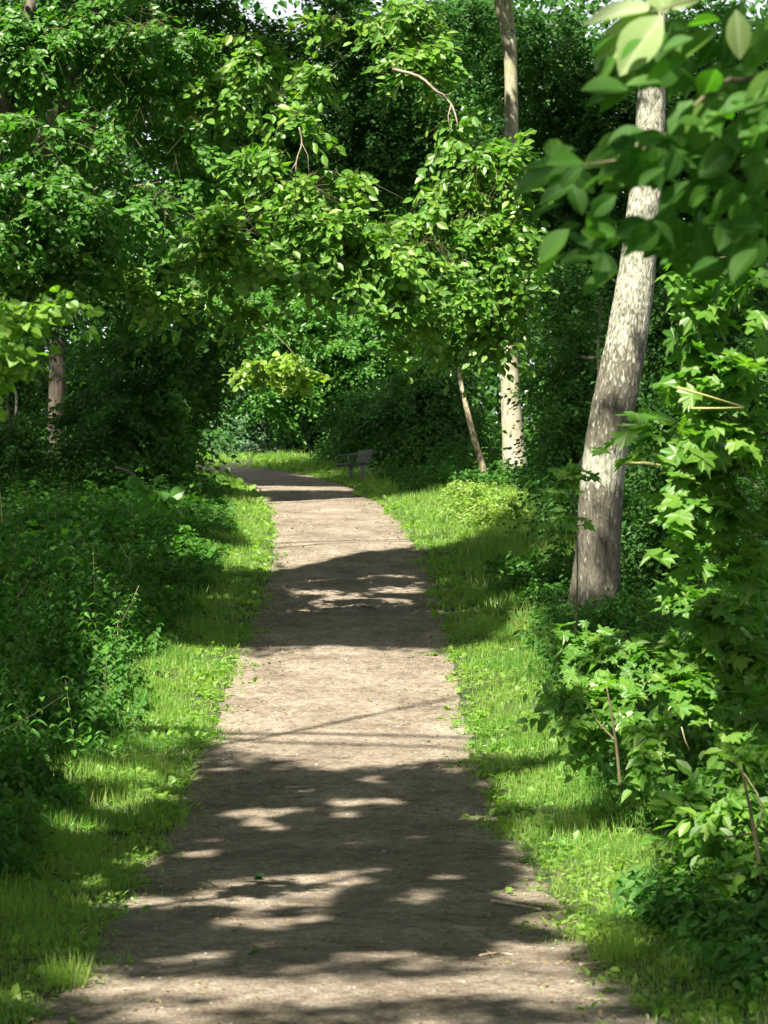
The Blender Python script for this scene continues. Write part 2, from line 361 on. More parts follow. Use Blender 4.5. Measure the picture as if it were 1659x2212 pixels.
# ------------------------------------------------------------------ where the sun reaches: gaps cut into the crowns (photo measures)
LIT = [  # sun flecks on path and verges, as outlines on the ground
    [(470, 1500), (545, 1425), (700, 1400), (985, 1412), (1010, 1500), (1230, 1560), (1250, 1650), (1000, 1640), (700, 1668), (420, 1600)],
    [(225, 1440), (500, 1392), (560, 1430), (470, 1560), (350, 1640), (230, 1600)],
    [(990, 1405), (1190, 1400), (1240, 1560), (1240, 1650), (1000, 1640)],
    [(585, 1085), (780, 1075), (830, 1085), (900, 1180), (760, 1200), (640, 1232), (600, 1215)],
    [(480, 1090), (590, 1070), (600, 1235), (390, 1235), (440, 1200), (540, 1185)],
    [(800, 1082), (960, 1075), (1130, 1060), (1130, 1140), (1000, 1180), (900, 1190)],
    [(560, 1050), (760, 1052), (760, 1062), (560, 1060)],
    [(1090, 1335), (1180, 1330), (1190, 1395), (1090, 1395)],
    [(1060, 1690), (1290, 1660), (1310, 1730), (1130, 1760)],
    [(1150, 1830), (1400, 1800), (1480, 2010), (1250, 1990)],
    [(100, 2100), (330, 2112), (600, 2125), (900, 2118), (1300, 2095), (1340, 2170), (1000, 2160), (700, 2172), (400, 2150), (160, 2165)],
    [(1000, 2030), (1250, 2030), (1320, 2120), (1060, 2080)],
]
_rf = random.Random(5)
for _ in range(210):
    y = 1660+600*_rf.random()**.75; x = _rf.uniform(180, 1350); w = _rf.uniform(26, 74)*(1.1 if y > 1880 else .85); hh = w*_rf.uniform(.15, .30)
    LIT.append([(x-w, y), (x-w*.4, y-hh), (x+w*.5, y-hh*.8), (x+w, y+hh*.2), (x+w*.3, y+hh), (x-w*.5, y+hh*.8)])
SHAFT = [(330, 560, 24.5, .5), (480, 500, 24.5, .6), (560, 560, 24.5, .5), (560, 400, 25, .6), (640, 590, 24.5, .4), (240, 520, 24.5, .5), (500, 300, 25.5, .5), (420, 90, 26, .5), (560, 200, 26, .4), (820, 80, 26, .6), (930, 150, 26, .5), (820, 600, 25, .5), (960, 620, 26, .5), (60, 1330, 16, .45), (130, 1480, 15, .25), (50, 1570, 14, .25), (180, 1400, 19, .28), (215, 1150, 24, .25), (300, 1320, 20, .2), (30, 1250, 17, .3), (240, 1560, 16, .18), (70, 1690, 12, .15), (560, 795, 26, .55), (640, 800, 26, .5), (420, 560, 24.5, .5), (380, 480, 24.5, .6), (300, 360, 25, .6), (150, 150, 25, .8), (250, 110, 25.5, .6), (60, 60, 25, .7), (480, 560, 24.5, .5), (400, 200, 26, .45), (60, 560, 24, .6), (150, 420, 24, .7), (60, 330, 24, .7),
    # sunlit foliage and trunks: (x, y, distance, radius in m)
    (760, 520, 25, 1.08), (860, 560, 25, 0.96), (680, 440, 25, 0.72), (560, 470, 25, 0.66), (1010, 300, 26, 0.72), (1080, 300, 26, 0.54), (900, 440, 26, 0.6),
    (1040, 560, 26, 0.84), (900, 660, 25, 0.54), (1100, 420, 26, 0.48), (990, 480, 26, 0.72), (470, 420, 25, 0.6), (620, 520, 25, 0.72), (1090, 640, 26, 0.48), (1000, 720, 26, 0.42),
    (700, 150, 25, 0.6), (640, 260, 25, 0.42), (870, 230, 26, 0.48),
    (110, 320, 24, 0.72), (60, 470, 24, 0.72), (170, 560, 24, 0.54), (230, 440, 24, 0.48), (330, 420, 25, 0.48), (60, 200, 24, 0.6), (200, 250, 25, 0.48), (330, 300, 25, 0.42), (420, 560, 26, 0.48),
    (40, 700, 10, 0.45), (130, 660, 10, 0.3), (20, 780, 10, 0.35), (610, 790, 26, 0.4725), (560, 820, 26, 0.3375), (660, 810, 26, 0.3375),
    (330, 640, 30, 0.4), (430, 640, 32, 0.4), (520, 650, 32, 0.4), (450, 850, 34, 0.4), (370, 1070, 15, 0.18), (500, 1000, 48, 0.65),
    (1310, 800, 26, 0.45), (1350, 600, 26, 0.5), (1380, 450, 26, 0.4), (1290, 1050, 26, 0.4), (1410, 230, 26, 0.4), (1270, 1180, 26, 0.22), (1260, 1280, 26, 0.2),
    (1105, 850, 48, 0.65), (1110, 950, 48, 0.65), (1115, 1020, 48, 0.65), (1000, 860, 47, 0.3), (1105, 180, 48, 0.3), (1050, 1098, 38.5, 0.96), (1010, 1068, 38.5, 0.6),
    (1340, 90, 5, 0.13), (1420, 30, 5, 0.12), (1290, 110, 5, 0.1), (1590, 80, 5, 0.1), (1640, 230, 5, 0.1), (1180, 370, 5.2, 0.05), (1190, 530, 5.2, 0.07), (1140, 370, 5.2, 0.06),
    (1500, 620, 11, 0.33), (1400, 570, 11, 0.18), (1460, 720, 11, 0.27), (1590, 760, 11, 0.375), (1500, 880, 11, 0.42), (1600, 880, 11, 0.3), (1420, 960, 11.5, 0.3), (1560, 980, 11, 0.33), (1460, 1100, 11.5, 0.27), (1600, 1120, 11, 0.27),
    (1240, 1010, 20, 0.2), (1260, 1380, 16, 0.375), (1330, 1400, 15, 0.45), (1440, 1420, 14, 0.525), (1540, 1380, 14, 0.375), (1250, 1480, 15, 0.45), (1390, 1540, 14, 0.375), (1500, 1600, 13, 0.3), (1390, 1700, 12, 0.3), (1580, 1700, 11, 0.3), (1500, 1790, 11, 0.225), (1200, 1440, 16, 0.375),
    (700, 700, 62, 1.2), (620, 780, 64, 1), (560, 940, 66, 0.8), (480, 930, 66, 0.6), (760, 860, 60, 0.5), (330, 1180, 20, 0.2), (120, 1300, 15, 0.15), (90, 1240, 15, 0.15),
]
SH_C = np.array([P(x, y, d) for x, y, d, r in SHAFT]); SH_R = np.array([r for *_, r in SHAFT])
def inpoly(px, py, poly):
    c = np.zeros(px.shape, bool); n = len(poly)
    for i in range(n):
        x1, y1 = poly[i]; x2, y2 = poly[(i+1) % n]
        if y1 == y2: continue
        c ^= ((y1 > py) != (y2 > py)) & (px < (x2-x1)*(py-y1)/(y2-y1)+x1)
    return c
def blocks_sun(q, own=.9):
    """True where a leaf at q would stand in one of the sunny gaps"""
    q = np.asarray(q, float); g = prof(q[:, 1]); p = q
    for _ in range(5):
        t = (q[:, 2]-g)/SUN[2]; p = q-SUN*t[:, None]; g = prof(np.clip(p[:, 1], -30, 399))
    D = np.maximum(p[:, 1], .5); px = p[:, 0]*FPX/D+CX; py = CY-(p[:, 2]-EYE)*FPX/D
    bad = np.zeros(len(q), bool); ok = (t > own) & (p[:, 1] > 5)
    jx = px+14*np.sin(q[:, 0]*5+q[:, 1]*3)*20/D; jy = py
    for pol in LIT: bad |= inpoly(jx, jy, pol)
    bad &= ok
    for c, r in zip(SH_C, SH_R):
        d = q-c; s = d@SUN; e = np.linalg.norm(d-s[:, None]*SUN, axis=1)
        bad |= (e < r) & (s > r+own*.6)
    return bad

# ------------------------------------------------------------------ foliage generators
def sprays(mb, c, d, L, nl, leaf, size, mat, twig=None, droop=.35, up=.7, face=.35, rnd_amp=.5, filt=True, own=.9, wid=1.0, bias=0.):
    """twigs with alternating leaves on both sides"""
    n = len(c)
    if n == 0: return
    s = (np.arange(nl)+.6)/nl
    L = np.broadcast_to(np.asarray(L, float), (n,))
    down = np.array([0, 0, -1.])
    pos = c[:, None]+d[:, None]*(L[:, None, None]*s[None, :, None])+down*(droop*L[:, None, None]*(s**2)[None, :, None])
    side = unit(np.cross(d, np.array([0, 0, 1.])+.3*RNG.normal(size=(n, 3))))
    sg = np.where(np.arange(nl) % 2 == 0, 1., -1.)[None, :, None]
    fwd = (.35+.9*s**2)[None, :, None]
    tip = fwd*d[:, None]+sg*side[:, None]*.85+down*(.25+.5*RNG.random((n, nl, 1)))+.3*RNG.normal(size=(n, nl, 3))
    nor = np.array([0, 0, 1.])*up+np.array([0, -1., 0])*face+rnd_amp*RNG.normal(size=(n, nl, 3))
    pos = pos+.012*RNG.normal(size=pos.shape)+unit(tip)*size*.12
    pos = pos.reshape(-1, 3); tip = tip.reshape(-1, 3); nor = nor.reshape(-1, 3)
    sz = size*(.62+.6*RNG.random(len(pos)))
    rn = np.clip(np.repeat(RNG.random(n), nl)*.6+.4*RNG.random(len(pos))+bias, 0, 1)
    keep = np.ones(len(pos), bool)
    if filt: keep = ~blocks_sun(pos, own)
    mb.leaves(leaf, pos[keep], tip[keep], nor[keep], sz[keep], mat, rn[keep], wid)
    if twig:
        k2 = keep.reshape(n, nl).mean(1) > .4
        t3 = np.array([0, .5, 1.])
        for i in np.nonzero(k2)[0]:
            mb.tube(c[i]+d[i]*L[i]*t3[:, None]+down*(droop*L[i]*t3**2)[:, None], (twig, twig*.7, twig*.3), 'stem', 3, cap=False)

DENS = 2.3
def blob(b): 
    cx, cy, rx, ry, D, rd = b[:6]
    return P(cx, cy, D), np.array([rx*D/FPX, rd, ry*D/FPX])
def blob_sprays(mb, b, leaf, size, mat, L=.6, nl=12, cov=None, twig=None, filt=True, asp=.5, flat=.45, **kw):
    C, R = blob(b); cov = cov if cov is not None else (b[6] if len(b) > 6 else 2.)
    area = math.pi*R[0]*R[2]; n = max(3, int(DENS*cov*area/(nl*size*size*asp*.55*.55)))
    u = unit(RNG.normal(size=(n, 3))); r = RNG.random(n)**(1/2.4)
    # clumps: pull the sprays towards a few boughs
    nk = max(4, n//10); kc = unit(RNG.normal(size=(nk, 3)))*(RNG.random(nk)**.45)[:, None]
    q = u*r[:, None]; j = np.argmin(((q[:, None]-kc[None])**2).sum(2), 1) if n*nk < 4e6 else RNG.integers(0, nk, n)
    q = q+(kc[j]-q)*.55
    c = C+q*R
    d = unit(q*np.array([1, 1, flat])*1.2+np.array([0, -.35, -.05])+.45*RNG.normal(size=(n, 3))*np.array([1, 1, .5]))
    c = c-d*L*.5
    sprays(mb, c, d, L*(.6+.7*RNG.random(n)), nl, leaf, size, mat, twig, filt=filt, **kw)
    return C, R

def limb_pts(a, b, sag=.05):
    a = np.array(a, float); b = np.array(b, float); l = np.linalg.norm(b-a); j = lambda: .045*l*RNG.normal(size=3)
    return [a, a+(b-a)*.35+np.array([0, 0, sag*l])+j(), a+(b-a)*.7+np.array([0, 0, sag*l*.8])+j(), b]

def plant(name, label, cat, base, trunk=None, bark='bark', blobs=(), leaf='oval', size=.1, mat='elm', limbs=True, group=None, trunk_name='trunk', crown_name='crown', seg=12, limb_r=.03, trunk_kw=None, high_limbs=False, extra=None, **kw):
    """a tree or shrub: Empty at its foot > trunk, limb, crown"""
    base = np.array(base, float); o = thing(name, label, cat, base, group)
    top = base
    if trunk is not None:
        pts, rad = trunk; mb = MB(); mb.tube(pts, rad, bark, seg, **(trunk_kw or dict(rough=.04, sub=5))); mb.build(trunk_name, o, base)
        pts = np.array(pts, float)
    mb = MB()
    for bi, b in enumerate(blobs):
        C, R = blob_sprays(mb, b, leaf, size, mat, **kw)
        if limbs and trunk is not None and (bi % 3 == 0 and not high_limbs):
            i = int(np.argmin(np.abs(pts[:, 2]-(C[2]-.25*np.linalg.norm(C[:2]-base[:2])))))
            a = pts[-1] if high_limbs else pts[max(1, min(i, len(pts)-1))]
            lb = MB(); lb.tube(limb_pts(a, C), (limb_r, limb_r*.8, limb_r*.55, limb_r*.25), bark, 6, sub=3, cap=False); lb.build('limb', o, base)
    if extra: extra(mb, o, base)
    mb.build(crown_name, o, base)
    return o

# ================================================================== THE GROUND AND THE PATH
def grid_mesh(name, X, Y, zf, mat, kind='structure'):
    xs, ys = np.meshgrid(X, Y, indexing='xy'); z = zf(xs, ys); nx, ny = len(X), len(Y)
    V = np.stack([xs, ys, z], -1).reshape(-1, 3)
    i, j = np.meshgrid(np.arange(ny-1), np.arange(nx-1), indexing='ij')
    F = np.stack([i*nx+j, i*nx+j+1, (i+1)*nx+j+1, (i+1)*nx+j], -1).reshape(-1)
    mb = MB(); mb.add(V, F, np.full((ny-1)*(nx-1), 4), mat, smooth=True); return mb.build(name, kind=kind)
gx = np.unique(np.concatenate([np.linspace(-300, -30, 28), np.linspace(-30, -7, 47), np.linspace(-7, 5, 81), np.linspace(5, 30, 51), np.linspace(30, 300, 28)]))
gy = np.unique(np.concatenate([np.linspace(-60, 0, 25), np.linspace(0, 74, 297), np.linspace(74, 120, 47), np.linspace(120, 600, 40)]))
def gz(x, y):
    pd = pathdist(x, y).reshape(x.shape); z = groundz(x, y, pd.ravel())
    return z-.07*np.clip((1.22-pd)/.2, 0, 1)+.01*np.sin(x*9)*np.sin(y*7)
grid_mesh('ground', gx, gy, gz, 'soil')
def build_path():
    tan = unit(np.gradient(PLINE, axis=0)); nrm = np.stack([tan[:, 1], -tan[:, 0]], 1)
    u = np.linspace(-1.42, 1.42, 25)
    XY = PLINE[:, None]+nrm[:, None]*u[None, :, None]
    x, y = XY[..., 0], XY[..., 1]
    z = prof(y)+.015*(1-(u/1.3)**2)[None]+.012*wav(x, y, 1.1)+.006*wav(x, y, 4.)-.10*np.clip((np.abs(u)-1.28)/.14, 0, 1)[None]
    n, k = x.shape; V = np.stack([x, y, z], -1).reshape(-1, 3)
    i, j = np.meshgrid(np.arange(n-1), np.arange(k-1), indexing='ij')
    F = np.stack([i*k+j, i*k+j+1, (i+1)*k+j+1, (i+1)*k+j], -1).ravel()
    mb = MB(); mb.add(V, F, np.full((n-1)*(k-1), 4), 'path', smooth=True); mb.build('path', kind='structure')
build_path()

def scatter(n, y0, y1, d0, d1, side=0, power=1.0):
    """random points beside the path: y between y0, y1, distance from the path's centre d0..d1 (in the view or just beside it)"""
    y = y0+(y1-y0)*RNG.random(n)**power; d = d0+(d1-d0)*RNG.random(n)
    s = np.where(RNG.random(n) < .5, 1, -1) if side == 0 else side
    x = xc(np.minimum(y, 60))+s*d
    pd = pathdist(x, y)
    k = pd > np.minimum(d0, pd.max()); return x[k], y[k], pd[k]

def grass():
    mb = MB()
    # (count, y0, y1, lateral from, to, height, width)
    for n, y0, y1, d0, d1, h, w in ((80000, 7.0, 14, .95, 2.6, .075, .0055), (92000, 14, 26, .95, 2.7, .10, .008), (76000, 26, 46, 1.0, 4.6, .12, .013), (26000, 46, 76, 1.08, 3.4, .15, .024)):
        x, y, pd = scatter(n, y0, y1, d0, d1)
        if y0 >= 46:   # far side of the bend
            x2 = -20+24*RNG.random(30000); y2 = 56+17*RNG.random(30000); p2 = pathdist(x2, y2); k = (p2 > 1.1) & (p2 < 4.5)
            x = np.r_[x, x2[k]]; y = np.r_[y, y2[k]]; pd = np.r_[pd, p2[k]]
        hw = halfw(x, y); e = pd-hw
        dens = np.clip(np.where(e > 0, .3+e*5, .10+.3*np.clip(wav(x, y, 6.), 0, 1)+e*.5), 0, 1)*np.clip((1.35+.3*wav(x, y, .8)+np.where(((x > xc(y)) & (y > 32) & (y < 46)) | (y > 57), 2.2, 0)-e)/.5, .0, 1)*np.clip(.75+.5*wav(x, y, 2.3), .25, 1)
        k = (RNG.random(len(x)) < dens) & (e > -.24); x, y, e = x[k], y[k], e[k]; m = len(x)
        hh = h*(.5+.9*RNG.random(m))*np.clip(.6+e*.9, .3, 1.5)*(1+.45*wav(x, y, 3.1))
        pos = np.stack([x, y, groundz(x, y)-.012], 1)
        a = RNG.random(m)*2*math.pi; lean = .2+1.0*RNG.random(m)**1.6
        tip = np.stack([np.cos(a)*lean, np.sin(a)*lean, np.ones(m)], 1)
        nor = np.stack([np.cos(a), np.sin(a), -.2*np.ones(m)], 1)*-1+.4*RNG.normal(size=(m, 3))
        rn = np.clip(.25+.25*wav(x, y, 1.3)+.35*RNG.random(m), 0, .8); rn[RNG.random(m) < .03+.10*np.clip(wav(x, y, 1.9, 2.)-.3, 0, 1)] = 1.
        mb.leaves('blade', pos, tip, nor, hh, 'grass', rn, w/np.maximum(hh, .02))
        # clover and plantain rosettes
        nr = m//15; q = RNG.integers(0, m, nr); c = pos[q]+np.array([0, 0, .02])
        for _ in range(4):
            t = RNG.normal(size=(nr, 3)); t[:, 2] = .35+.3*RNG.random(nr)
            mb.leaves('oval' if _ % 2 else 'narrow', c+.02*RNG.normal(size=(nr, 3)), t, np.array([0, 0, 1.])+.3*RNG.normal(size=(nr, 3)), w*7.5*(.5+1.0*RNG.random(nr)), 'grass', .2+.4*RNG.random(nr), 1.3)
    o = mb.build('verge_grass', kind='stuff'); o['label'] = 'short yellow green grass along both edges of the path'
grass()

def herb_field(name, label, side, rows, mat='herb'):
    """nettles, ground elder and seedlings, too many to count"""
    mb = MB()
    for n, y0, y1, d0, d1, h0, h1, ls, kind in rows:
        x, y, pd = scatter(n, y0, y1, d0, d1, side)
        e = pd-2.0+np.where((side > 0) & (y < 12), .42, 0)
        k = (np.abs(x) < .19*y+1.6) & (e+.5*wav(x, y, 1.1) > 0) & ~((side > 0) & (y > 31) & (y < 46) & (pd < 4.4+.4*wav(x, y, .9))); x, y, e = x[k], y[k], e[k]; m = len(x)
        if m == 0: continue
        h = (h0+(h1-h0)*RNG.random(m))*np.clip(.32+.42*e, .25, 1)*(1+.55*wav(x, y, .9)+.3*wav(x, y, 2.7)); g = groundz(x, y)
        lean = .15*RNG.normal(size=(m, 2))
        nlv = {'cover': 4, 'broad': 3}.get(kind, 7)
        for i in range(nlv):
            f = (i+1)/nlv; ang = RNG.random(m)*6.28
            for s in ((0, math.pi) if kind != 'cover' else (0, 2.1, 4.2)):
                a = ang+s; z = g+h*(f if kind != 'cover' else .75+.25*RNG.random(m))
                pos = np.stack([x+lean[:, 0]*h*f, y+lean[:, 1]*h*f, z], 1)+(.0 if kind != 'cover' else .05)*RNG.normal(size=(m, 3))
                tip = np.stack([np.cos(a), np.sin(a), -.15-.5*RNG.random(m)], 1)
                nor = np.array([0, 0, 1.])+.35*RNG.normal(size=(m, 3))
                sz = ls*(1.15-.55*f if kind != 'cover' else 1)*(.7+.5*RNG.random(m))
                mb.leaves({'nettle': 'heart', 'far': 'simple', 'narrow': 'narrow', 'broad': 'round'}.get(kind, 'oval'), pos, tip, nor, sz, 'hornbeam' if kind in ('broad', 'narrow') else mat, np.clip(RNG.random(m)*.7+.3*f*RNG.random(m), 0, 1), .85 if kind == 'nettle' else 1.1)
        if kind in ('narrow', 'far') and y0 < 40:
            for i in range(0, m, 17):
                mb.tube([(x[i], y[i], g[i]), (x[i]+.1*RNG.normal()*h[i], y[i], g[i]+h[i]*.6), (x[i]+.35*RNG.normal()*h[i], y[i]+.2*RNG.normal(), g[i]+h[i]*1.15)], (.004, .003, .0015), 'petiole' if i % 2 else 'straw', 3, cap=False)
        if kind == 'nettle':
            for i in range(0, m, 2):
                mb.tube([(x[i], y[i], g[i]), (x[i]+lean[i, 0]*h[i], y[i]+lean[i, 1]*h[i], g[i]+h[i])], (.004, .002), 'stem', 3, cap=False)
    o = mb.build(name, kind='stuff'); o['label'] = label
herb_field('nettle_undergrowth', 'dark green nettles and herbs filling the wood floor left of the path', -1, (
    (450, 9.5, 16, 2.0, 4.2, .25, .7, .10, 'nettle'), (1200, 15, 27, 2.1, 6.0, .25, .95, .125, 'nettle'), (420, 9.5, 18, 1.9, 4.5, .2, .6, .12, 'narrow'), (1000, 14, 30, 1.9, 6, .25, .8, .14, 'narrow'), (240, 10, 27, 2.0, 6, .15, .7, .16, 'broad'), (3500, 9, 27, 1.9, 6, .08, .3, .07, 'cover'),
    (3000, 26, 46, 2.0, 8.5, .25, .75, .14, 'far'), (500, 24, 50, 2.0, 8, .3, .9, .2, 'broad'), (3600, 26, 50, 2.0, 9, .1, .4, .13, 'cover'), (2600, 44, 66, 2.2, 11, .2, .7, .2, 'far')))
herb_field('shade_undergrowth', 'dark low leaves covering the wood floor right of the path', 1, (
    (1500, 7, 14, 1.6, 3.4, .12, .4, .07, 'cover'), (400, 7, 11.5, 1.6, 2.8, .15, .45, .10, 'narrow'), (700, 7, 14, 1.7, 3.4, .3, .6, .08, 'nettle'), (2600, 13, 30, 2.0, 6, .1, .35, .08, 'cover'), (900, 14, 30, 2.4, 6, .3, .7, .09, 'nettle'),
    (4200, 28, 52, 2.1, 9, .12, .5, .13, 'cover'), (2600, 30, 70, 2.6, 13, .4, 1.1, .17, 'far')))

# stones and fallen leaves on the path
def litter():
    mb = MB(); n = 1700
    y = 7.5+36*RNG.random(n)**1.3; x = xc(y)+1.22*(2*RNG.random(n)-1); z = prof(y)+.012+.012*wav(x, y, 1.1)
    ph = np.array([(1, 0, 0), (0, 1, 0), (-1, 0, 0), (0, -1, 0), (0, 0, .7), (0, 0, -.5)], float)
    fs = np.array([(0, 1, 4), (1, 2, 4), (2, 3, 4), (3, 0, 4), (1, 0, 5), (2, 1, 5), (3, 2, 5), (0, 3, 5)])
    s = .003+.008*RNG.random(n)**3*np.clip(y/14, .8, 2)
    V = np.stack([x, y, z], 1)[:, None]+s[:, None, None]*(ph[None]*(1+.5*RNG.random((n, 6, 3))))
    mb.add(V.reshape(-1, 3), (fs.ravel()[None]+(np.arange(n)*6)[:, None]).ravel(), np.full(n*8, 3), 'stone')
    o = mb.build('gravel', kind='stuff'); o['label'] = 'small pale stones scattered over the path'
    mb = MB(); n = 3200
    y = 7.5+40*RNG.random(n)**1.4; u = np.sign(RNG.random(n)-.5)*(.1+1.3*RNG.random(n)**.5); x = xc(y)+u; z = prof(y)+.02+.012*wav(x, y, 1.1)
    t = RNG.normal(size=(n, 3)); t[:, 2] *= .25
    mb.leaves('oval', np.stack([x, y, z], 1), t, np.array([0, 0, 1.])+.35*RNG.normal(size=(n, 3)), .015+.03*RNG.random(n)*np.clip(y/14, .8, 1.6), 'litter')
    o = mb.build('leaf_litter', kind='stuff'); o['label'] = 'small dry brown leaves lying along the path'
litter()

# ================================================================== CROWNS OVERHEAD AND BEHIND (unseen, added and shaped to throw the shade)
DARK = [([(330, 1255), (560, 1245), (640, 1225), (760, 1205), (900, 1192), (1140, 1185), (1190, 1330), (1000, 1400), (700, 1392), (540, 1398), (320, 1390)], 9),
        ([(440, 1672), (1000, 1665), (1060, 1780), (1080, 1880), (360, 1880), (390, 1750)], 1.5), ([(360, 1880), (1080, 1880), (1240, 2075), (180, 2085)], 1.6), ([(0, 1720), (390, 1700), (180, 2080), (0, 2130)], 2.0), ([(520, 1015), (700, 1035), (900, 1040), (900, 1062), (560, 1050), (470, 1030)], 5),
        ([(0, 1120), (440, 1120), (440, 1380), (230, 1430), (200, 1640), (0, 1640)], .5), ([(1150, 600), (1300, 600), (1220, 1300), (1150, 1180)], 0)]
def shade_leaves():  # extra leaves put sunward of the DARK outlines to shade them
    out = []
    for pol, k in DARK:
        a = np.array(pol, float); n = int(k*4400)
        x = RNG.uniform(a[:, 0].min(), a[:, 0].max(), n*3); y = RNG.uniform(a[:, 1].min(), a[:, 1].max(), n*3); m = inpoly(x, y, pol); x, y = x[m], y[m]
        Dd = np.linspace(6, 70, 6401); py = CY-(prof(Dd)-EYE)*FPX/Dd; o = np.argsort(py[Dd > 7]); D = np.interp(y, py[Dd > 7][o], Dd[Dd > 7][o])
        g = np.stack([(x-CX)*D/FPX, D, prof(D)], 1)
        t = (np.maximum(EYE+.2514*g[:, 1]+1.2, 8.5)+2.2*RNG.random(len(x))-g[:, 2])/(SUN[2]-.2514*SUN[1]); out.append(g+SUN*t[:, None])
    return np.concatenate(out)
DARKQ = shade_leaves()
def added_shade_tree(i, x0, y0, cxx, cyy, rx, ry, label):  # added out of view; crown leaves kept only where shade is wanted
    z0 = float(groundz(np.array([x0]), np.array([y0]))[0]); zc = max(10.5, EYE+.2514*(cyy+ry)+4.0)
    base = np.array([x0, y0, z0-.1])
    o = thing('added_shade_tree', label, 'tree', base, 'unseen trees added to shade the path')
    top = np.array([cxx*.35+x0*.65, cyy*.5+y0*.5, zc]); mb = MB()
    trunk = [base, base+(top-base)*.3+np.array([.1, 0, 0]), base+(top-base)*.65, top]
    mb.tube(trunk, (.24, .2, .15, .07), 'bark', 12, .04, sub=5); mb.build('trunk', o, base)
    mb = MB(); cl = 70; n = int(3.4*math.pi*rx*ry/(.0075)); 
    kc = np.stack([cxx+rx*(2*RNG.random(cl)-1), cyy+ry*(2*RNG.random(cl)-1), zc+1.9*(2*RNG.random(cl)-1)], 1)
    j = RNG.integers(0, cl, n); q = kc[j]+RNG.normal(size=(n, 3))*np.array([1.3, 1.1, .55])
    if rx > 7: q = np.concatenate([q, DARKQ[(abs(DARKQ[:, 1]-cyy) < 4.2) & (abs(DARKQ[:, 0]-cxx) < rx+1)]])
    q = q[(((q[:, 0]-cxx)/(rx+1.5))**2+((q[:, 1]-cyy)/(ry+1.5))**2) < 1.1]
    q = q[q[:, 2] > EYE+.2514*np.maximum(q[:, 1], 0)+.35]
    q = q[~blocks_sun(q)]; m = len(q)
    t = RNG.normal(size=(m, 3)); t[:, 2] -= .5
    mb.leaves('quad', q, t, np.array([0, -.2, 1.])+.6*RNG.normal(size=(m, 3)), .12+.09*RNG.random(m), 'canopy')
    for k in range(5):
        lb = MB(); e = kc[RNG.integers(0, cl)]; a = trunk[2] if k % 2 else trunk[3]
        lp = np.array(limb_pts(a, e, .05)); lp = lp[0]+(lp[-1]-lp[0])*np.linspace(0, 1, 9)[:, None] if 0 else lp
        if np.any((lp[:, 1] > 1) & (abs(lp[:, 0]) < .2*lp[:, 1]) & (lp[:, 2] < EYE+.2514*lp[:, 1]+.6)): continue
        lb.tube(lp, (.05, .04, .03, .012), 'bark', 6, sub=3, cap=False); lb.build('limb', o, base)
    mb.build('crown', o, base)
for i, (x0, y0, cxx, cyy, rx, ry) in enumerate((
        (-6, -17, -5, -16, 9, 4), (-5.5, -9, -5, -9, 9, 4.2), (-5, -2, -4.5, -2, 9, 4.2), (-5.5, 5, -5, 5, 9, 4.2), (-6.5, 12, -5, 12, 9, 4.2),
        (-7, 19, -5, 19, 9, 4.2), (-8.5, 27, -5, 27, 10, 4.6), (-10, 36, -6, 36, 11, 5), (-12, 46, -7, 46, 12, 5.5), (12, 4, 8, 3, 6, 6), (14, 18, 10, 16, 6, 7), (15, 32, 11, 31, 7, 6), (16, 45, 12, 45, 7, 7), (9, -10, 7, -9, 5, 6), (-19, 2, -18, 2, 5, 10), (-20, 24, -19, 24, 5, 10))):
    added_shade_tree(i, x0, y0, cxx, cyy, rx, ry, 'unseen tree added out of view, its high crown shaped to shade the path')

# ================================================================== TREES OF THE PICTURE
# leaning birch on the right
def birch():
    D = 26.0; pts = [P(1281, 1385, D), P(1284, 1310, D), P(1291, 1200, D), P(1297, 1080, D), P(1310, 960, D), P(1332, 840, D), P(1356, 720, D+.1), P(1374, 600, D+.2), P(1388, 480, D+.3), P(1398, 380, D+.4), P(1406, 240, D+.5), P(1413, 80, D+.6), P(1420, -120, D+.8), P(1428, -420, D+1), P(1440, -900, D+1.3)]
    w = np.array([150, 113, 99, 94, 94, 92, 88, 80, 73, 69, 64, 57, 50, 40, 24])/2*D/FPX
    base = pts[0].copy(); base[2] = float(groundz(base[0:1], base[1:2])[0]); pts[0][2] = base[2]-.15
    o = thing('birch_tree', 'pale leaning birch trunk with dark fissured foot among maple leaves on the right', 'tree', base)
    mb = MB(); mb.tube(pts, w, 'birch', 40, .018, sub=8, fluted=.016); mb.build('trunk', o, base)
    mb = MB(); br = [P(1352, 1000, D-.2), P(1390, 1000, D-.4), P(1430, 1006, D-.5)]
    mb.tube(br, (.03, .024, .02), 'petiole', 6, sub=2); b = mb.build('dead_branch', o, base); b['label'] = 'pale broken branch stub'
    mb = MB()
    for b in ((1450, -330, 260, 120, 27, 2.2, 1.6), (1380, -560, 300, 200, 27, 2.4, 1.6)):
        C, R = blob_sprays(mb, b, 'oval', .08, 'hornbeam', L=.7, nl=14)
        lb = MB(); lb.tube(limb_pts(pts[13], C), (.06, .05, .03, .012), 'birch', 6, sub=3, cap=False); lb.build('limb', o, base)
    mb.build('crown', o, base)
birch()

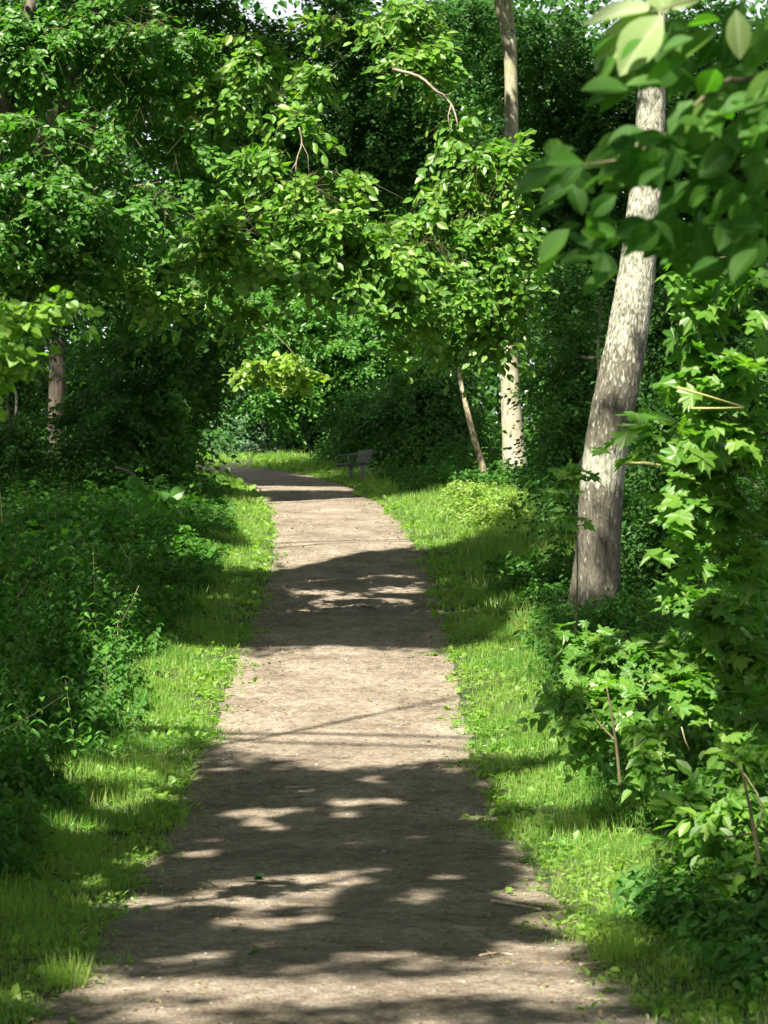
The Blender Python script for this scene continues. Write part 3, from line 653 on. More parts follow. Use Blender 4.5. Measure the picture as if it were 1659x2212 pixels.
# smooth pale trunk beyond the bright verge, forking near the top of the picture
def pale_tree():
    D = 48.0; pts = [P(1117, 1062, D), P(1113, 1010, D), P(1107, 930, D), P(1102, 830, D), P(1100, 720, D), P(1100, 600, D), P(1103, 450, D), P(1105, 300, D), P(1104, 180, D), P(1101, 95, D), P(1094, 0, D), P(1085, -150, D), P(1075, -420, D)]
    w = np.array([64, 54, 46, 40, 37, 36, 34, 30, 28, 29, 24, 20, 8])/2*D/FPX
    base = pts[0].copy(); base[2] = float(groundz(base[0:1], base[1:2])[0])-.05
    pts[0] = base+np.array([0, 0, -.1])
    o = thing('beech_tree', 'straight pale grey trunk in dappled sun behind the yellow green bush', 'tree', base)
    mb = MB(); mb.tube(pts, w, 'beech', 20, .012, sub=6); mb.build('trunk', o, base)
    mb = MB(); mb.tube([P(1101, 110, D), P(1085, 40, D-.1), P(1072, -30, D-.2), P(1050, -180, D-.4)], (.13, .12, .11, .07), 'beech', 12, .02, sub=4); mb.build('limb', o, base)
    mb = MB()
    for b in ((1100, -300, 260, 110, 48, 3, 1.7), (1030, 40, 60, 40, 47, .8, 1.0)): blob_sprays(mb, b, 'oval', .13, 'dark', L=1., nl=14)
    mb.build('crown', o, base)
pale_tree()

D = 47.
plant('slim_tree', 'slim crooked mottled stem leaning left beside the pale trunk', 'tree', P(1050, 1052, D),
      ([P(1051, 1058, D), P(1040, 1000, D), P(1025, 950, D), P(1010, 890, D), P(998, 840, D), P(985, 760, D), P(975, 690, D)], (.10, .08, .068, .06, .05, .04, .02)), 'slimbark',
      [(985, 730, 60, 50, 46.5, .7, 1.8), (950, 690, 60, 40, 46.5, .7, 1.6)], 'oval', .13, 'elm', L=.8, nl=12, limb_r=.02)

# brown straight trunk on the left
D = 50.
plant('brown_trunk_tree', 'straight brown trunk standing in deep shade among leaves on the left', 'tree', P(120, 1038, D),
      ([P(120, 1044, D), P(121, 980, D), P(122, 900, D), P(124, 800, D), P(126, 650, D), P(130, 400, D), P(132, 100, D), P(130, -200, D)], (.27, .225, .21, .2, .19, .17, .15, .08)), 'brownbark',
      [(140, -120, 220, 150, 50, 2.5, 1.6)], 'oval', .14, 'dark', L=.9, nl=14, limb_r=.06)

ELM = dict(L=.7, nl=11, twig=.004, droop=.5, up=.4, face=.65, rnd_amp=.4)
D = 22.
# the boughs that arch over the path
plant('elm_tree', 'broad leaved tree whose drooping sunlit boughs arch over the middle of the path', 'tree', (-5.9, 28, float(groundz(np.array([-5.9]), np.array([28.]))[0])),
      ([(-5.9, 28, .1), (-5.7, 28, 2.5), (-5.3, 27.6, 4.5), (-4.5, 27, 6.5), (-3.4, 26.6, 9)], (.24, .2, .17, .13, .07)), 'bark',
      [(520, 420, 110, 60, 25, 0.7, 1.6), (640, 480, 120, 75, 25, 0.8, 2), (770, 520, 130, 85, 25, 0.8, 2.2), (890, 500, 110, 90, 25.5, 0.8, 2.2), (1000, 440, 110, 90, 26, 0.8, 2),
       (1070, 330, 85, 60, 26, 0.6, 2.2), (990, 270, 60, 45, 26, 0.5, 1.8), (1090, 460, 65, 90, 26, 0.6, 2), (1040, 600, 100, 80, 26, 0.7, 2.2), (900, 630, 75, 60, 25.5, 0.5, 1.7), (1010, 710, 80, 50, 26, 0.5, 1.8), (860, 740, 25, 35, 25.5, 0.25, 1.2),
       (1095, 560, 55, 80, 26, 0.5, 1.8), (1085, 690, 50, 40, 26, 0.4, 1.6), (1100, 640, 45, 45, 26, 0.4, 1.6), (600, 580, 110, 45, 24.5, 0.6, 1.9), (470, 560, 80, 60, 24.5, 0.6, 1.9), (480, 480, 80, 60, 24, 0.6, 1.7), (640, 240, 50, 70, 25, 0.4, 1.3), (560, 110, 90, 80, 26, 0.6, 1.0), (480, 200, 80, 70, 26, 0.6, 1.3), (380, 610, 90, 60, 25, 0.6, 1.5), (300, 600, 80, 50, 25, 0.5, 1.5), (540, 660, 70, 40, 25, 0.4, 1.1), (700, 150, 65, 60, 25, 0.5, 1.2), (720, 60, 90, 60, 25, 0.6, 1), (920, 120, 70, 120, 26, 0.6, 1.1), (880, 30, 110, 60, 26, 0.7, 1.2),
       (720, 390, 110, 40, 25.5, 0.6, 1.3), (560, 330, 70, 40, 25, 0.5, 1.2), (760, 620, 70, 30, 25, 0.4, 1.3), (650, 400, 60, 50, 24.5, 0.4, 1.3)],
      'oval', .15, 'elm', limb_r=.028, high_limbs=True, **ELM)
# leafy tree filling the upper left
plant('hornbeam_tree', 'dense leafy green tree filling the upper left beside the path', 'tree', (-5.3, 25.5, .15),
      ([(-5.3, 25.5, 0), (-5.2, 25.4, 3), (-4.9, 25.2, 5.5), (-4.3, 25, 8)], (.2, .16, .12, .06)), 'bark',
      [(60, 90, 170, 110, 25, 0.9, 1.9), (250, 60, 150, 90, 25.5, 0.9, 1.5), (100, 290, 140, 90, 24, 0.8, 1.9), (240, 290, 120, 80, 25, 0.8, 1.5), (40, 440, 110, 90, 24, 0.8, 2), (170, 470, 120, 80, 24, 0.7, 1.9), (140, 575, 100, 45, 24, 0.6, 2),
       (330, 430, 110, 70, 25, 0.7, 1.7), (370, 300, 90, 80, 25.5, 0.7, 1.3), (20, 570, 80, 50, 24, 0.6, 1.7), (300, 180, 120, 60, 25.5, 0.7, 1.1), (400, 110, 70, 80, 26, 0.6, 1), (350, 560, 70, 40, 25, 0.5, 1.3), (420, 400, 60, 60, 26, 0.5, 1.5), (200, 180, 260, 190, 30, 1.2, 1.2), (300, 470, 200, 130, 30, 1.2, 1.2), (420, 230, 110, 160, 30, 1, 1.0)],
      'oval', .115, 'hornbeam', limb_r=.025, high_limbs=True, L=.55, nl=12, twig=.004, droop=.45, up=.5, face=.5, rnd_amp=.45)

# hanging dead twig and broken dead bough inside the elm
def dead_wood(name, label, cat, pts, r, twigs):
    o = thing(name, label, cat, pts[0]); mb = MB(); mb.tube(pts, np.linspace(r, r*.4, len(pts)), 'deadwood', 6, sub=3); 
    for t in twigs: mb.tube(t, (r*.5, r*.3, r*.15), 'deadwood', 4)
    tag(o, label, cat); mb.build('wood', o, pts[0])
dead_wood('dead_branch', 'bare pale grey dead branch poking up above the sunlit boughs', 'branch', [P(850, 150, 25.4), P(905, 165, 24.8), P(940, 195, 24.7), P(975, 225, 24.6), P(990, 275, 24.5)], .022, [[P(940, 195, 24.7), P(962, 206, 24.6), P(985, 196, 24.5)], [P(975, 225, 24.6), P(968, 250, 24.5), P(972, 290, 24.4)]])
dead_wood('dead_twig', 'thin bare hanging twig in front of the boughs', 'branch', [P(646, 275, 23.5), P(652, 310, 23.5), P(640, 350, 23.4), P(638, 420, 23.4), P(634, 470, 23.3)], 0.010, [[P(652, 310, 23.5), P(665, 335, 23.4), P(668, 400, 23.4)], [P(640, 350, 23.4), P(628, 370, 23.4), P(622, 395, 23.4)]])

# small sunlit branches
def bough(name, label, start, blobs, leaf, size, mat, r=.012, **kw):
    o = thing(name, label, 'branch', start); mb = MB(); e = blob(blobs[-1])[0]
    mb.tube(limb_pts(start, e, .06), (r, r*.8, r*.6, r*.3), 'stem', 6, sub=3); mb.build('branch', o, start)
    mb = MB()
    for b in blobs: blob_sprays(mb, b, leaf, size, mat, filt=False, **kw)
    mb.build('leaves', o, start)
bough('hazel_branch', 'small bright yellow green branch hanging low over the far path', P(470, 700, 26.5), [(560, 800, 42, 32, 26, .4, 1.5), (610, 788, 50, 30, 26, .4, 1.7), (662, 808, 40, 16, 25.8, .3, 1.4)], 'round', .105, 'yellow', L=.4, nl=9, droop=.3, up=.5, face=.5)
bough('lime_branch', 'bright yellow green leaves sticking in from the left edge', P(-160, 640, 10.2), [(10, 660, 45, 22, 10, .25, 1.7), (80, 668, 60, 14, 10, .25, 1.5), (135, 660, 40, 12, 10, .2, 1.4), (30, 705, 55, 14, 10, .25, 1.5), (20, 770, 50, 26, 10, .25, 1.7), (70, 790, 28, 14, 10, .2, 1.3), (-10, 810, 40, 16, 10, .2, 1.4)], 'round', .062, 'lime', L=.22, nl=8, droop=.2, up=.6, face=.45)
bough('hazel_sprig', 'pair of pale round leaves lit in front of the dark left undergrowth', P(250, 1010, 15.5), [(362, 1074, 26, 14, 15, .12, 1.5), (310, 1045, 30, 14, 15.2, .2, .8)], 'round', .10, 'hornbeam', L=.2, nl=4, droop=.3, up=.4, face=.6)

# ================================================================== WOODS BEHIND, EACH A TREE OR SHRUB OF ITS OWN
BACK = dict(L=1.1, nl=14, droop=.4, up=.5, face=.45, own=2.)
def wood(name, label, x, y, D, blobs, size, mat, cat='tree', tr=.18, leaf='simple', bark='bark', group=None, top=None, **kw):
    X, Y, _ = P(x, y, D); z = float(groundz(np.array([X]), np.array([Y]))[0])
    ty = top if top is not None else min(b[1] for b in blobs)
    _, _, zt = P(x, ty, D)
    pars = dict(BACK); pars.update(kw)
    plant(name, label, cat, (X, Y, z), ([(X, Y, z-.2), (X+.05, Y, z+(zt-z)*.4), (X-.05, Y+.1, z+(zt-z)*.75), (X, Y, zt)], (tr, tr*.8, tr*.55, tr*.2)), bark, blobs, leaf, size, mat, group=group, limb_r=.04, **pars)

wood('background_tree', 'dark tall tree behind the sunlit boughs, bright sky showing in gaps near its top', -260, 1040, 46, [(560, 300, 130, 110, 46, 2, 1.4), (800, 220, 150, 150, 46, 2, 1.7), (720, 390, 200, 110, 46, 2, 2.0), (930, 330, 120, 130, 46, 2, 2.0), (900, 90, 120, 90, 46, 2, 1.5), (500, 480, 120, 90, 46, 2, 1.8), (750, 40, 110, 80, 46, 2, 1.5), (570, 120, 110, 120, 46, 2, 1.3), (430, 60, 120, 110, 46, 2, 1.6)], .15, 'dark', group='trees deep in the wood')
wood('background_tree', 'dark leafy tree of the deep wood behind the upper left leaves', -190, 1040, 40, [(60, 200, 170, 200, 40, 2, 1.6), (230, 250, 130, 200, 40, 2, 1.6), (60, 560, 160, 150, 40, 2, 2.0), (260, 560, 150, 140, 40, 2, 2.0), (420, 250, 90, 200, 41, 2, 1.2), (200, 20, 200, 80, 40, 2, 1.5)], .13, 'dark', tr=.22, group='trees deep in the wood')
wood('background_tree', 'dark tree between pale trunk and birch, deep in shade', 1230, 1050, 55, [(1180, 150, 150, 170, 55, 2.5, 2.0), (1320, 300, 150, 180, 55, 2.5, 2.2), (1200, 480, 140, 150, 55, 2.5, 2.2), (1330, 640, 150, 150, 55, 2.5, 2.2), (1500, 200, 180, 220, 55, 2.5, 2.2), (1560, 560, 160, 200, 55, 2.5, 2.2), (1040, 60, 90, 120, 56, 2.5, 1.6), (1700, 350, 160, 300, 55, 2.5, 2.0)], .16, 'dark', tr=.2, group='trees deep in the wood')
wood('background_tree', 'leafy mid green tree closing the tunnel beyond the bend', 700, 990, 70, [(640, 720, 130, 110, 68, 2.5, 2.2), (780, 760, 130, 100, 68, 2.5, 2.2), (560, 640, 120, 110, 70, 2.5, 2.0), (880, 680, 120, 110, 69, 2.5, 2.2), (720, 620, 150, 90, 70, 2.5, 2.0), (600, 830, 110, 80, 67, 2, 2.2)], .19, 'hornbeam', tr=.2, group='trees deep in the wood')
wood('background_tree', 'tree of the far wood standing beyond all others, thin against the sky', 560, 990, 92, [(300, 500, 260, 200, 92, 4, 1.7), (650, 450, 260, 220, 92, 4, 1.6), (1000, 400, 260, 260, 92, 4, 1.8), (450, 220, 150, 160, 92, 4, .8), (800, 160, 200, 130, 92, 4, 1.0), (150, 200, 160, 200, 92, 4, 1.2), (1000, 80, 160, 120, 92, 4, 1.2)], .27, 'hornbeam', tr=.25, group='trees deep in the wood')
# the wood beyond, one mass
def far_wood():
    mb = MB(); n = 230000
    x = -45+90*RNG.random(n); y = 74+45*RNG.random(n)**1.3; g = prof(y); z = g+22*RNG.random(n)**1.25*(1+.25*np.sin(x*.35)+.2*np.sin(x*.9+y*.3))
    px = x*FPX/y+CX; py = CY-(z-EYE)*FPX/y
    lump = np.sin(x*.9+1)*np.sin(y*.7)+np.sin(z*1.1+x*.5)+.6*np.sin(x*2.3+z*1.9)
    k = (lump+1.7*RNG.random(n) > -.7) | (z-g < 9)
    # the sky shows through in two narrow gaps high up
    k &= ~((((px-580)/55)**2+((py-90)/150)**2 < 1) & (RNG.random(n) < .55)) & ~((((px-325)/22)**2+((py-250)/330)**2 < 1) & (RNG.random(n) < .85)) & ~((((px-780)/160)**2+((py-70)/110)**2 < 1) & (RNG.random(n) < .55))
    q = np.stack([x, y, z], 1)[k]; m = len(q); t = RNG.normal(size=(m, 3)); t[:, 2] -= .6
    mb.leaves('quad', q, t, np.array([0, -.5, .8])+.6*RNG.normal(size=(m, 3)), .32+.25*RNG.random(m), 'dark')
    o = mb.build('far_woodland', kind='stuff'); o['label'] = 'leafy wood beyond the bend, reading as one green mass'
far_wood()
# shrubs
SH = dict(tr=.05, cat='shrub')
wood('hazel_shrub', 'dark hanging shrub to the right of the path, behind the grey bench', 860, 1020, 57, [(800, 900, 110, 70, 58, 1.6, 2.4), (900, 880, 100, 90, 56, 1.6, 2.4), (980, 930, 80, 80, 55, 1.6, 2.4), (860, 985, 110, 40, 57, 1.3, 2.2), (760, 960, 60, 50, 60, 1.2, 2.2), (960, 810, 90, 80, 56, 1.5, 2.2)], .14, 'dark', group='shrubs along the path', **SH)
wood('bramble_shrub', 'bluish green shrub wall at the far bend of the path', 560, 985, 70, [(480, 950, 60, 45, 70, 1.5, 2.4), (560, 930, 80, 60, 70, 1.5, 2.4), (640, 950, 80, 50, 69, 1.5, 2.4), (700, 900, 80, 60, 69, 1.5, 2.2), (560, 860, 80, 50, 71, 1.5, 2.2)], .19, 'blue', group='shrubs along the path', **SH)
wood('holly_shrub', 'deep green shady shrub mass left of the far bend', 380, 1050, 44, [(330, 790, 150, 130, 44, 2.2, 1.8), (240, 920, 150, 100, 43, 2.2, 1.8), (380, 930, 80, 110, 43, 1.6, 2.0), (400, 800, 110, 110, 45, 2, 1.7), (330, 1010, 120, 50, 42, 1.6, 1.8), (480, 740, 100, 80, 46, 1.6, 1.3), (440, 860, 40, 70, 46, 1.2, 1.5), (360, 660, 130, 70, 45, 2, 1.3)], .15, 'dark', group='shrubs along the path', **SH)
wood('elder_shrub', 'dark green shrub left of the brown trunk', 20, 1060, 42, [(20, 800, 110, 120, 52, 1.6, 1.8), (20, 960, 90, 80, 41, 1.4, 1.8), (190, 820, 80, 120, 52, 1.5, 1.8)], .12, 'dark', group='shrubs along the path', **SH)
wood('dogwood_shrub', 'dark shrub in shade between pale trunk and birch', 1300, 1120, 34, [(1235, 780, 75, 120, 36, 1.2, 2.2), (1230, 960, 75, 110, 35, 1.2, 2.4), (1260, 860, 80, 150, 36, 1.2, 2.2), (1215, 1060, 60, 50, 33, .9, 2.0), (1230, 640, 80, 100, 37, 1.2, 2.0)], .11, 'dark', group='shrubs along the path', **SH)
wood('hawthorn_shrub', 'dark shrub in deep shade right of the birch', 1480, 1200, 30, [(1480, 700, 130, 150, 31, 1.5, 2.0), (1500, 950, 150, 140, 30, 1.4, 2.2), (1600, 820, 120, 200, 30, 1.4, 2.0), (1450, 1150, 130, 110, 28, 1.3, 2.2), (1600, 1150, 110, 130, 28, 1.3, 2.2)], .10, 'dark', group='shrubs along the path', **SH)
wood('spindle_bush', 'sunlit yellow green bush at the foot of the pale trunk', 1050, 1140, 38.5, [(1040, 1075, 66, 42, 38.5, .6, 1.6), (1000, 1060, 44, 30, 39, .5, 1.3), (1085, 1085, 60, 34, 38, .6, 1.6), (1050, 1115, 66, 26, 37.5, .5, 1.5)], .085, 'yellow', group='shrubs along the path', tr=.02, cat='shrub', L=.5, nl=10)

# ================================================================== MAPLE SAPLINGS ON THE RIGHT
MAP = dict(L=.42, nl=6, droop=.25, up=1.0, face=.22, rnd_amp=.28, own=.35, asp=.65)
def sapling(label, x, y, D, blobs, size=.14, leaf='maple', mat='maple', **kw):
    X, Y, _ = P(x, y, D); z = float(groundz(np.array([X]), np.array([Y]))[0]); _, _, zt = P(x, min(b[1] for b in blobs), D)
    pars = dict(MAP); pars.update(kw)
    plant('maple_sapling', label, 'sapling', (X, Y, z), ([(X, Y, z-.05), (X+.04, Y, z+(zt-z)*.5), (X-.02, Y, zt)], (.014, .011, .005)), 'stem', blobs, leaf, size, mat, trunk_name='stem', crown_name='leaves', limb_r=.006, group='maple saplings right of the path', seg=7, **pars)
sapling('tall maple sapling with tiered leaves sticking in from the right edge beside the birch', 1730, 1300, 11, [(1480, 580, 110, 34, 11, 0.4, 1.296), (1540, 650, 120, 34, 11, 0.4, 1.296), (1600, 600, 90, 59.5, 10.8, 0.4, 1.3824), (1500, 730, 110, 38.25, 11, 0.4, 1.2096), (1590, 790, 100, 51, 11, 0.4, 1.3824), (1470, 830, 110, 34, 11.2, 0.4, 1.296), (1570, 900, 110, 42.5, 11, 0.4, 1.3824)])
sapling('maple sapling whose lowest tiers hang in front of the birch trunk', 1720, 1400, 12, [(1430, 920, 110, 30.6, 12, 0.4, 1.4688), (1390, 960, 60, 22.1, 12, 0.3, 1.2096), (1530, 990, 120, 42.5, 12, 0.4, 1.4688), (1450, 1060, 110, 34, 12, 0.4, 1.296), (1590, 1080, 90, 51, 12, 0.4, 1.4688), (1480, 1150, 110, 38.25, 12, 0.4, 1.296), (1600, 1200, 90, 51, 12, 0.4, 1.3824)])
sapling('small maple sapling half hidden behind the left edge of the birch', 1240, 1180, 23, [(1235, 1015, 40, 15.3, 23, 0.3, 1.3824), (1215, 1110, 22, 8.5, 23, 0.2, 1.0368), (1190, 1060, 30, 13.6, 24, 0.2, 1.0368)], .14)
sapling('maple sapling with bright flat leaves just in front of the foot of the birch', 1370, 1480, 16, [(1270, 1380, 80, 34, 16, 0.4, 1.6704), (1370, 1400, 90, 34, 15.5, 0.4, 1.7748), (1240, 1450, 70, 30.6, 15.8, 0.4, 1.6704), (1470, 1390, 90, 42.5, 15.5, 0.4, 1.7748), (1340, 1480, 100, 38.25, 15, 0.4, 1.7748)], .13)
sapling('maple sapling with dense leaves low at the right edge', 1710, 1500, 13, [(1560, 1300, 100, 51, 13, 0.4, 1.7748), (1480, 1280, 90, 42.5, 13.5, 0.4, 1.566), (1580, 1400, 100, 51, 13, 0.4, 1.8792), (1500, 1480, 110, 51, 13, 0.4, 1.8792), (1610, 1530, 80, 59.5, 12.5, 0.4, 1.8792)], .13)
plant('dogwood_bush', 'low bush of heart shaped leaves leaning over the right verge', 'shrub', P(1330, 1690, 13.5), ([P(1340, 1700, 13.5), P(1330, 1600, 13.5), P(1310, 1480, 13.5)], (.012, .01, .004)), 'stem',
      [(1230, 1500, 80, 38.25, 14.5, 0.35, 1.6704), (1330, 1560, 110, 46.75, 14, 0.4, 1.8792), (1440, 1590, 110, 51, 13.5, 0.4, 1.8792), (1250, 1580, 60, 34, 14.3, 0.3, 1.4616), (1370, 1650, 80, 38.25, 13.2, 0.3, 1.566)], 'heart', .095, 'maple', trunk_name='stem', crown_name='leaves', limb_r=.006, L=.3, nl=7, droop=.4, up=.6, face=.4, rnd_amp=.4, own=.3, asp=.6)
plant('elder_bush', 'leafy bush leaning in low at the right edge above the dark corner', 'shrub', P(1640, 1900, 10.5), ([P(1650, 1940, 10.5), P(1630, 1800, 10.5), P(1600, 1650, 10.5)], (.014, .011, .004)), 'stem',
      [(1570, 1640, 110, 42.5, 11.5, 0.35, 1.7748), (1480, 1720, 100, 38.25, 11.5, 0.35, 1.6704), (1600, 1750, 100, 42.5, 11, 0.3, 1.8792), (1540, 1820, 110, 38.25, 11, 0.3, 1.7748), (1620, 1880, 80, 51, 10.5, 0.3, 1.8792), (1560, 1930, 80, 34, 10.6, 0.3, 1.4616)], 'oval', .11, 'maple', trunk_name='stem', crown_name='leaves', limb_r=.006, L=.32, nl=7, droop=.35, up=.8, face=.3, rnd_amp=.35, own=.3, asp=.55)

# yellow leaf stalks catching the sun on the saplings
def stalk(label, pts, r=.006):
    o = thing('leaf_stalk', label, 'stalk', pts[0], 'pale stalks among the maple leaves'); mb = MB(); mb.tube(pts, np.linspace(r, r*.7, len(pts)), 'petiole', 6); mb.build('stem', o, pts[0])
stalk('pale yellow leaf stalk, the upper of two meeting in a V right of the birch', [P(1462, 836, 10.6), P(1530, 856, 10.6), P(1608, 880, 10.7)])
stalk('pale yellow leaf stalk, the lower level one of two meeting in a V', [P(1493, 882, 10.6), P(1550, 882, 10.6), P(1607, 881, 10.7)])

# ================================================================== THE BIG BLURRED LEAVES CLOSE TO THE LENS, UPPER RIGHT
def near_bough():
    base = np.array([2.2, 5.4, float(groundz(np.array([2.2]), np.array([5.4]))[0])])
    o = thing('cherry_tree', 'large leaved branch close up hanging in from the upper right', 'tree', base)
    mb = MB(); mb.tube([base+np.array([0, 0, -.1]), base+np.array([.05, 0, 1.6]), base+np.array([.0, -.1, 3.6]), base+np.array([-.2, -.1, 5])], (.07, .06, .05, .03), 'bark', 12, .03, sub=5); mb.build('trunk', o, base)
    st = base+np.array([0, -.1, 3.3])
    for pts in ([st, P(1700, 150, 5.2), P(1560, 180, 5.1), P(1380, 330, 5.1), P(1200, 360, 5.2)], [st, P(1700, -60, 5), P(1560, -20, 5), P(1430, 20, 5)], [st-np.array([0, 0, .4]), P(1680, 480, 5.4), P(1500, 500, 5.3), P(1300, 520, 5.3)]):
        lb = MB(); lb.tube(pts, np.linspace(.009, .002, len(pts)), 'stem', 6, sub=4); lb.build('limb', o, base)
    mb = MB()
    def lf(x0, y0, x1, y1, D, mat, w=1.0, tilt=(0, 0, 0), leaf='fine', dd=.0):
        a = P(x0, y0, D); b = P(x1, y1, D-dd); t = b-a
        mb.leaves(leaf, a[None], t[None], (np.array([-.15, -1., .45])+np.array(tilt))[None], np.linalg.norm(t), mat, np.array([RNG.random()]), w)
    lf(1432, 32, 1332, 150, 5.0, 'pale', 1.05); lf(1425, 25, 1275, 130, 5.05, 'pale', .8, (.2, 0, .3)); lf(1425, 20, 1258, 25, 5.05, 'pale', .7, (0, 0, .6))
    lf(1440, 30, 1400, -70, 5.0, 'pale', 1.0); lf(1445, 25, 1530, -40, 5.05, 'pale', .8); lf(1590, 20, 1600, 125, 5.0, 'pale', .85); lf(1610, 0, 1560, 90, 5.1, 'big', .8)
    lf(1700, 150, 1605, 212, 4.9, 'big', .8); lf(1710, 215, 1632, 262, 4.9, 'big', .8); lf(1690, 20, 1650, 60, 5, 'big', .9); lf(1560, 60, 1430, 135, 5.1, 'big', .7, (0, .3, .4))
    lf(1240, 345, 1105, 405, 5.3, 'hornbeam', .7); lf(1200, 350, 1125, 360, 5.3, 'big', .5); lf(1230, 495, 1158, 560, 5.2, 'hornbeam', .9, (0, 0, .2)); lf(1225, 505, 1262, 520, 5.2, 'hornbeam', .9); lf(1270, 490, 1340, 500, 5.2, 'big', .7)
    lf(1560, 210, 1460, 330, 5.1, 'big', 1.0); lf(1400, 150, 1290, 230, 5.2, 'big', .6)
    # shaded leaves of the same bough
    x = np.concatenate([1200+460*RNG.random(170)**.6, 1420+260*RNG.random(105), 1335+140*RNG.random(120), 1330+160*RNG.random(40)]); y = np.concatenate([270+330*RNG.random(170), 40+300*RNG.random(105), 275+250*RNG.random(120), 60+140*RNG.random(40)])
    # part of the birch stays in view between the leaves
    k = ~(((x > 1335) & (x < 1440) & (((y > 410) & (y < 470)))) | ((x > 1360) & (x < 1450) & (y > 205) & (y < 270)) | ((x < 1330) & (y < 300))); x, y = x[k], y[k]; n = len(x)
    D = 4.9+.9*RNG.random(n); c = np.stack([(x-CX)*D/FPX, D, EYE+(CY-y)*D/FPX], 1)
    t = np.stack([-.7+.7*RNG.normal(size=n), .5*RNG.normal(size=n), -.45+.35*RNG.normal(size=n)], 1)
    w = c+unit(t)*.05; wx = w[:, 0]*FPX/w[:, 1]+CX; wy = CY-(w[:, 2]-EYE)*FPX/w[:, 1]
    keep = ~blocks_sun(c, .05) & ~((abs(wx-1408) < 62) & (abs(wy-238) < 52)) & ~((abs(wx-1382) < 72) & (((wy > 392) & (wy < 480)) | ((wy > 535) & (wy < 640))))
    c, t = c[keep], t[keep]; n = len(c)
    mb.leaves('fine', c, t, np.array([0, -.6, .8])+.4*RNG.normal(size=(n, 3)), .07+.05*RNG.random(n), 'big', RNG.random(n)*.7, 1.0)
    mb.build('leaves', o, base)
near_bough()

# ================================================================== SINGLE PLANTS AT THE LEFT EDGE
def nettle(label, x, y, D, h, group, mat='herb', n=9, ls=.09):
    X, Y, _ = P(x, y, D); z = float(groundz(np.array([X]), np.array([Y]))[0]); base = np.array([X, Y, z]); r = np.random.default_rng(int(x*7+y))
    o = thing('nettle', label, 'plant', base, group); ln = .12*r.normal(size=2)
    mb = MB(); tp = base+np.array([ln[0]*h, ln[1]*h, h]); mb.tube([base, (base+tp)/2+np.array([.01, 0, 0]), tp], (.005, .004, .002), 'stem', 5); mb.build('stem', o, base)
    mb = MB()
    for i in range(n):
        f = (i+1.5)/(n+.5); a = i*1.57+r.random()*.4
        for s in (0, math.pi):
            p = base+(tp-base)*f
            mb.leaves('heart', p[None], np.array([[math.cos(a+s), math.sin(a+s), -.35]]), np.array([[.1*r.normal(), .1*r.normal()-.2, 1]]), ls*(1.2-.7*f), mat, np.array([.4+.6*r.random()*f]), .8)
    mb.build('leaves', o, base)
gN = 'nettles standing out of the left undergrowth'
for lab, x, y, D, h, m in (
        ('tall nettle at the left edge in front of the dark wood', 90, 1420, 17, .95, 'herb'), ('nettle with sun on its top leaves beside the tall one at the left edge', 165, 1440, 17, .85, 'hornbeam'),
        ('nettle standing just left of the sunlit left verge', 215, 1480, 19, .8, 'herb'), ('small bright nettle close to the shaded left verge', 335, 1410, 22, .42, 'hornbeam'),
        ('nettle low at the left edge beside the shaded grass', 70, 1620, 13.5, .7, 'herb'), ('tall thin nettle deep in the left undergrowth', 205, 1300, 24, 1.1, 'hornbeam')):
    nettle(lab, x, y, D, h, gN, m)
def grass_stalk(label, pts, r=.004):
    o = thing('dry_stalk', label, 'stalk', pts[0], 'dry stalks in the undergrowth'); mb = MB(); mb.tube(pts, np.linspace(r, r*.5, len(pts)), 'straw', 5); mb.build('stem', o, pts[0])
grass_stalk('dry straw stalk leaning right in the left undergrowth above the lit grass', [P(262, 1345, 18), P(280, 1310, 18), P(300, 1265, 18)])
grass_stalk('long dry stalk lying slanted at the left edge', [P(0, 1580, 13), P(70, 1545, 13), P(140, 1500, 13)])
grass_stalk('forked dry stalk standing at the left edge under the brown trunk', [P(4, 1130, 14), P(2, 1085, 14), P(-2, 1050, 14)])
grass_stalk('thin pale dry stalk slanting among leaves at the right, below the heart leaved bush', [P(1472, 1570, 12), P(1480, 1600, 12), P(1490, 1622, 12)])

def tuft(label, x, y, D, n, h, mat='grass'):
    X, Y, _ = P(x, y, D); z = float(groundz(np.array([X]), np.array([Y]))[0]); base = np.array([X, Y, z]); mb = MB()
    c = base+np.stack([np.clip(.06*RNG.normal(size=n), -.08, .08), np.clip(.06*RNG.normal(size=n), -.08, .08), np.zeros(n)], 1)
    t = np.stack([.3*RNG.normal(size=n), .3*RNG.normal(size=n), np.ones(n)], 1); hh = h*(.5+.7*RNG.random(n))
    mb.leaves('blade', c, t, np.array([0, -1., .2])+.5*RNG.normal(size=(n, 3)), hh, mat, np.clip(.4+.6*RNG.random(n), 0, 1), (.0055 if D < 13 else .009)/hh)
    tag(mb.build('grass_tuft', None, base), label, 'grass tuft', 'long grass tufts on the verges')
tuft('tuft of long grass at the lower left corner of the path', 145, 2120, 9.0, 150, .15)
tuft('single sunlit tuft in the shaded grass low on the left verge', 160, 1965, 11.4, 60, .10)
tuft('pale dry tuft at the foot of the bush on the right verge', 1440, 1930, 11.6, 110, .26)
tuft('long bent grass tuft nearest the lower right corner', 1330, 2080, 9.6, 190, .22)
tuft('yellow tuft standing in shade between the path and the birch', 1130, 1385, 24.5, 120, .28)
tuft('upright pale stems behind the middle of the right verge', 1240, 1790, 14.5, 60, .22)
tuft('sunlit grass tuft where the left verge bulges towards the nettles', 270, 1450, 21.5, 110, .22)

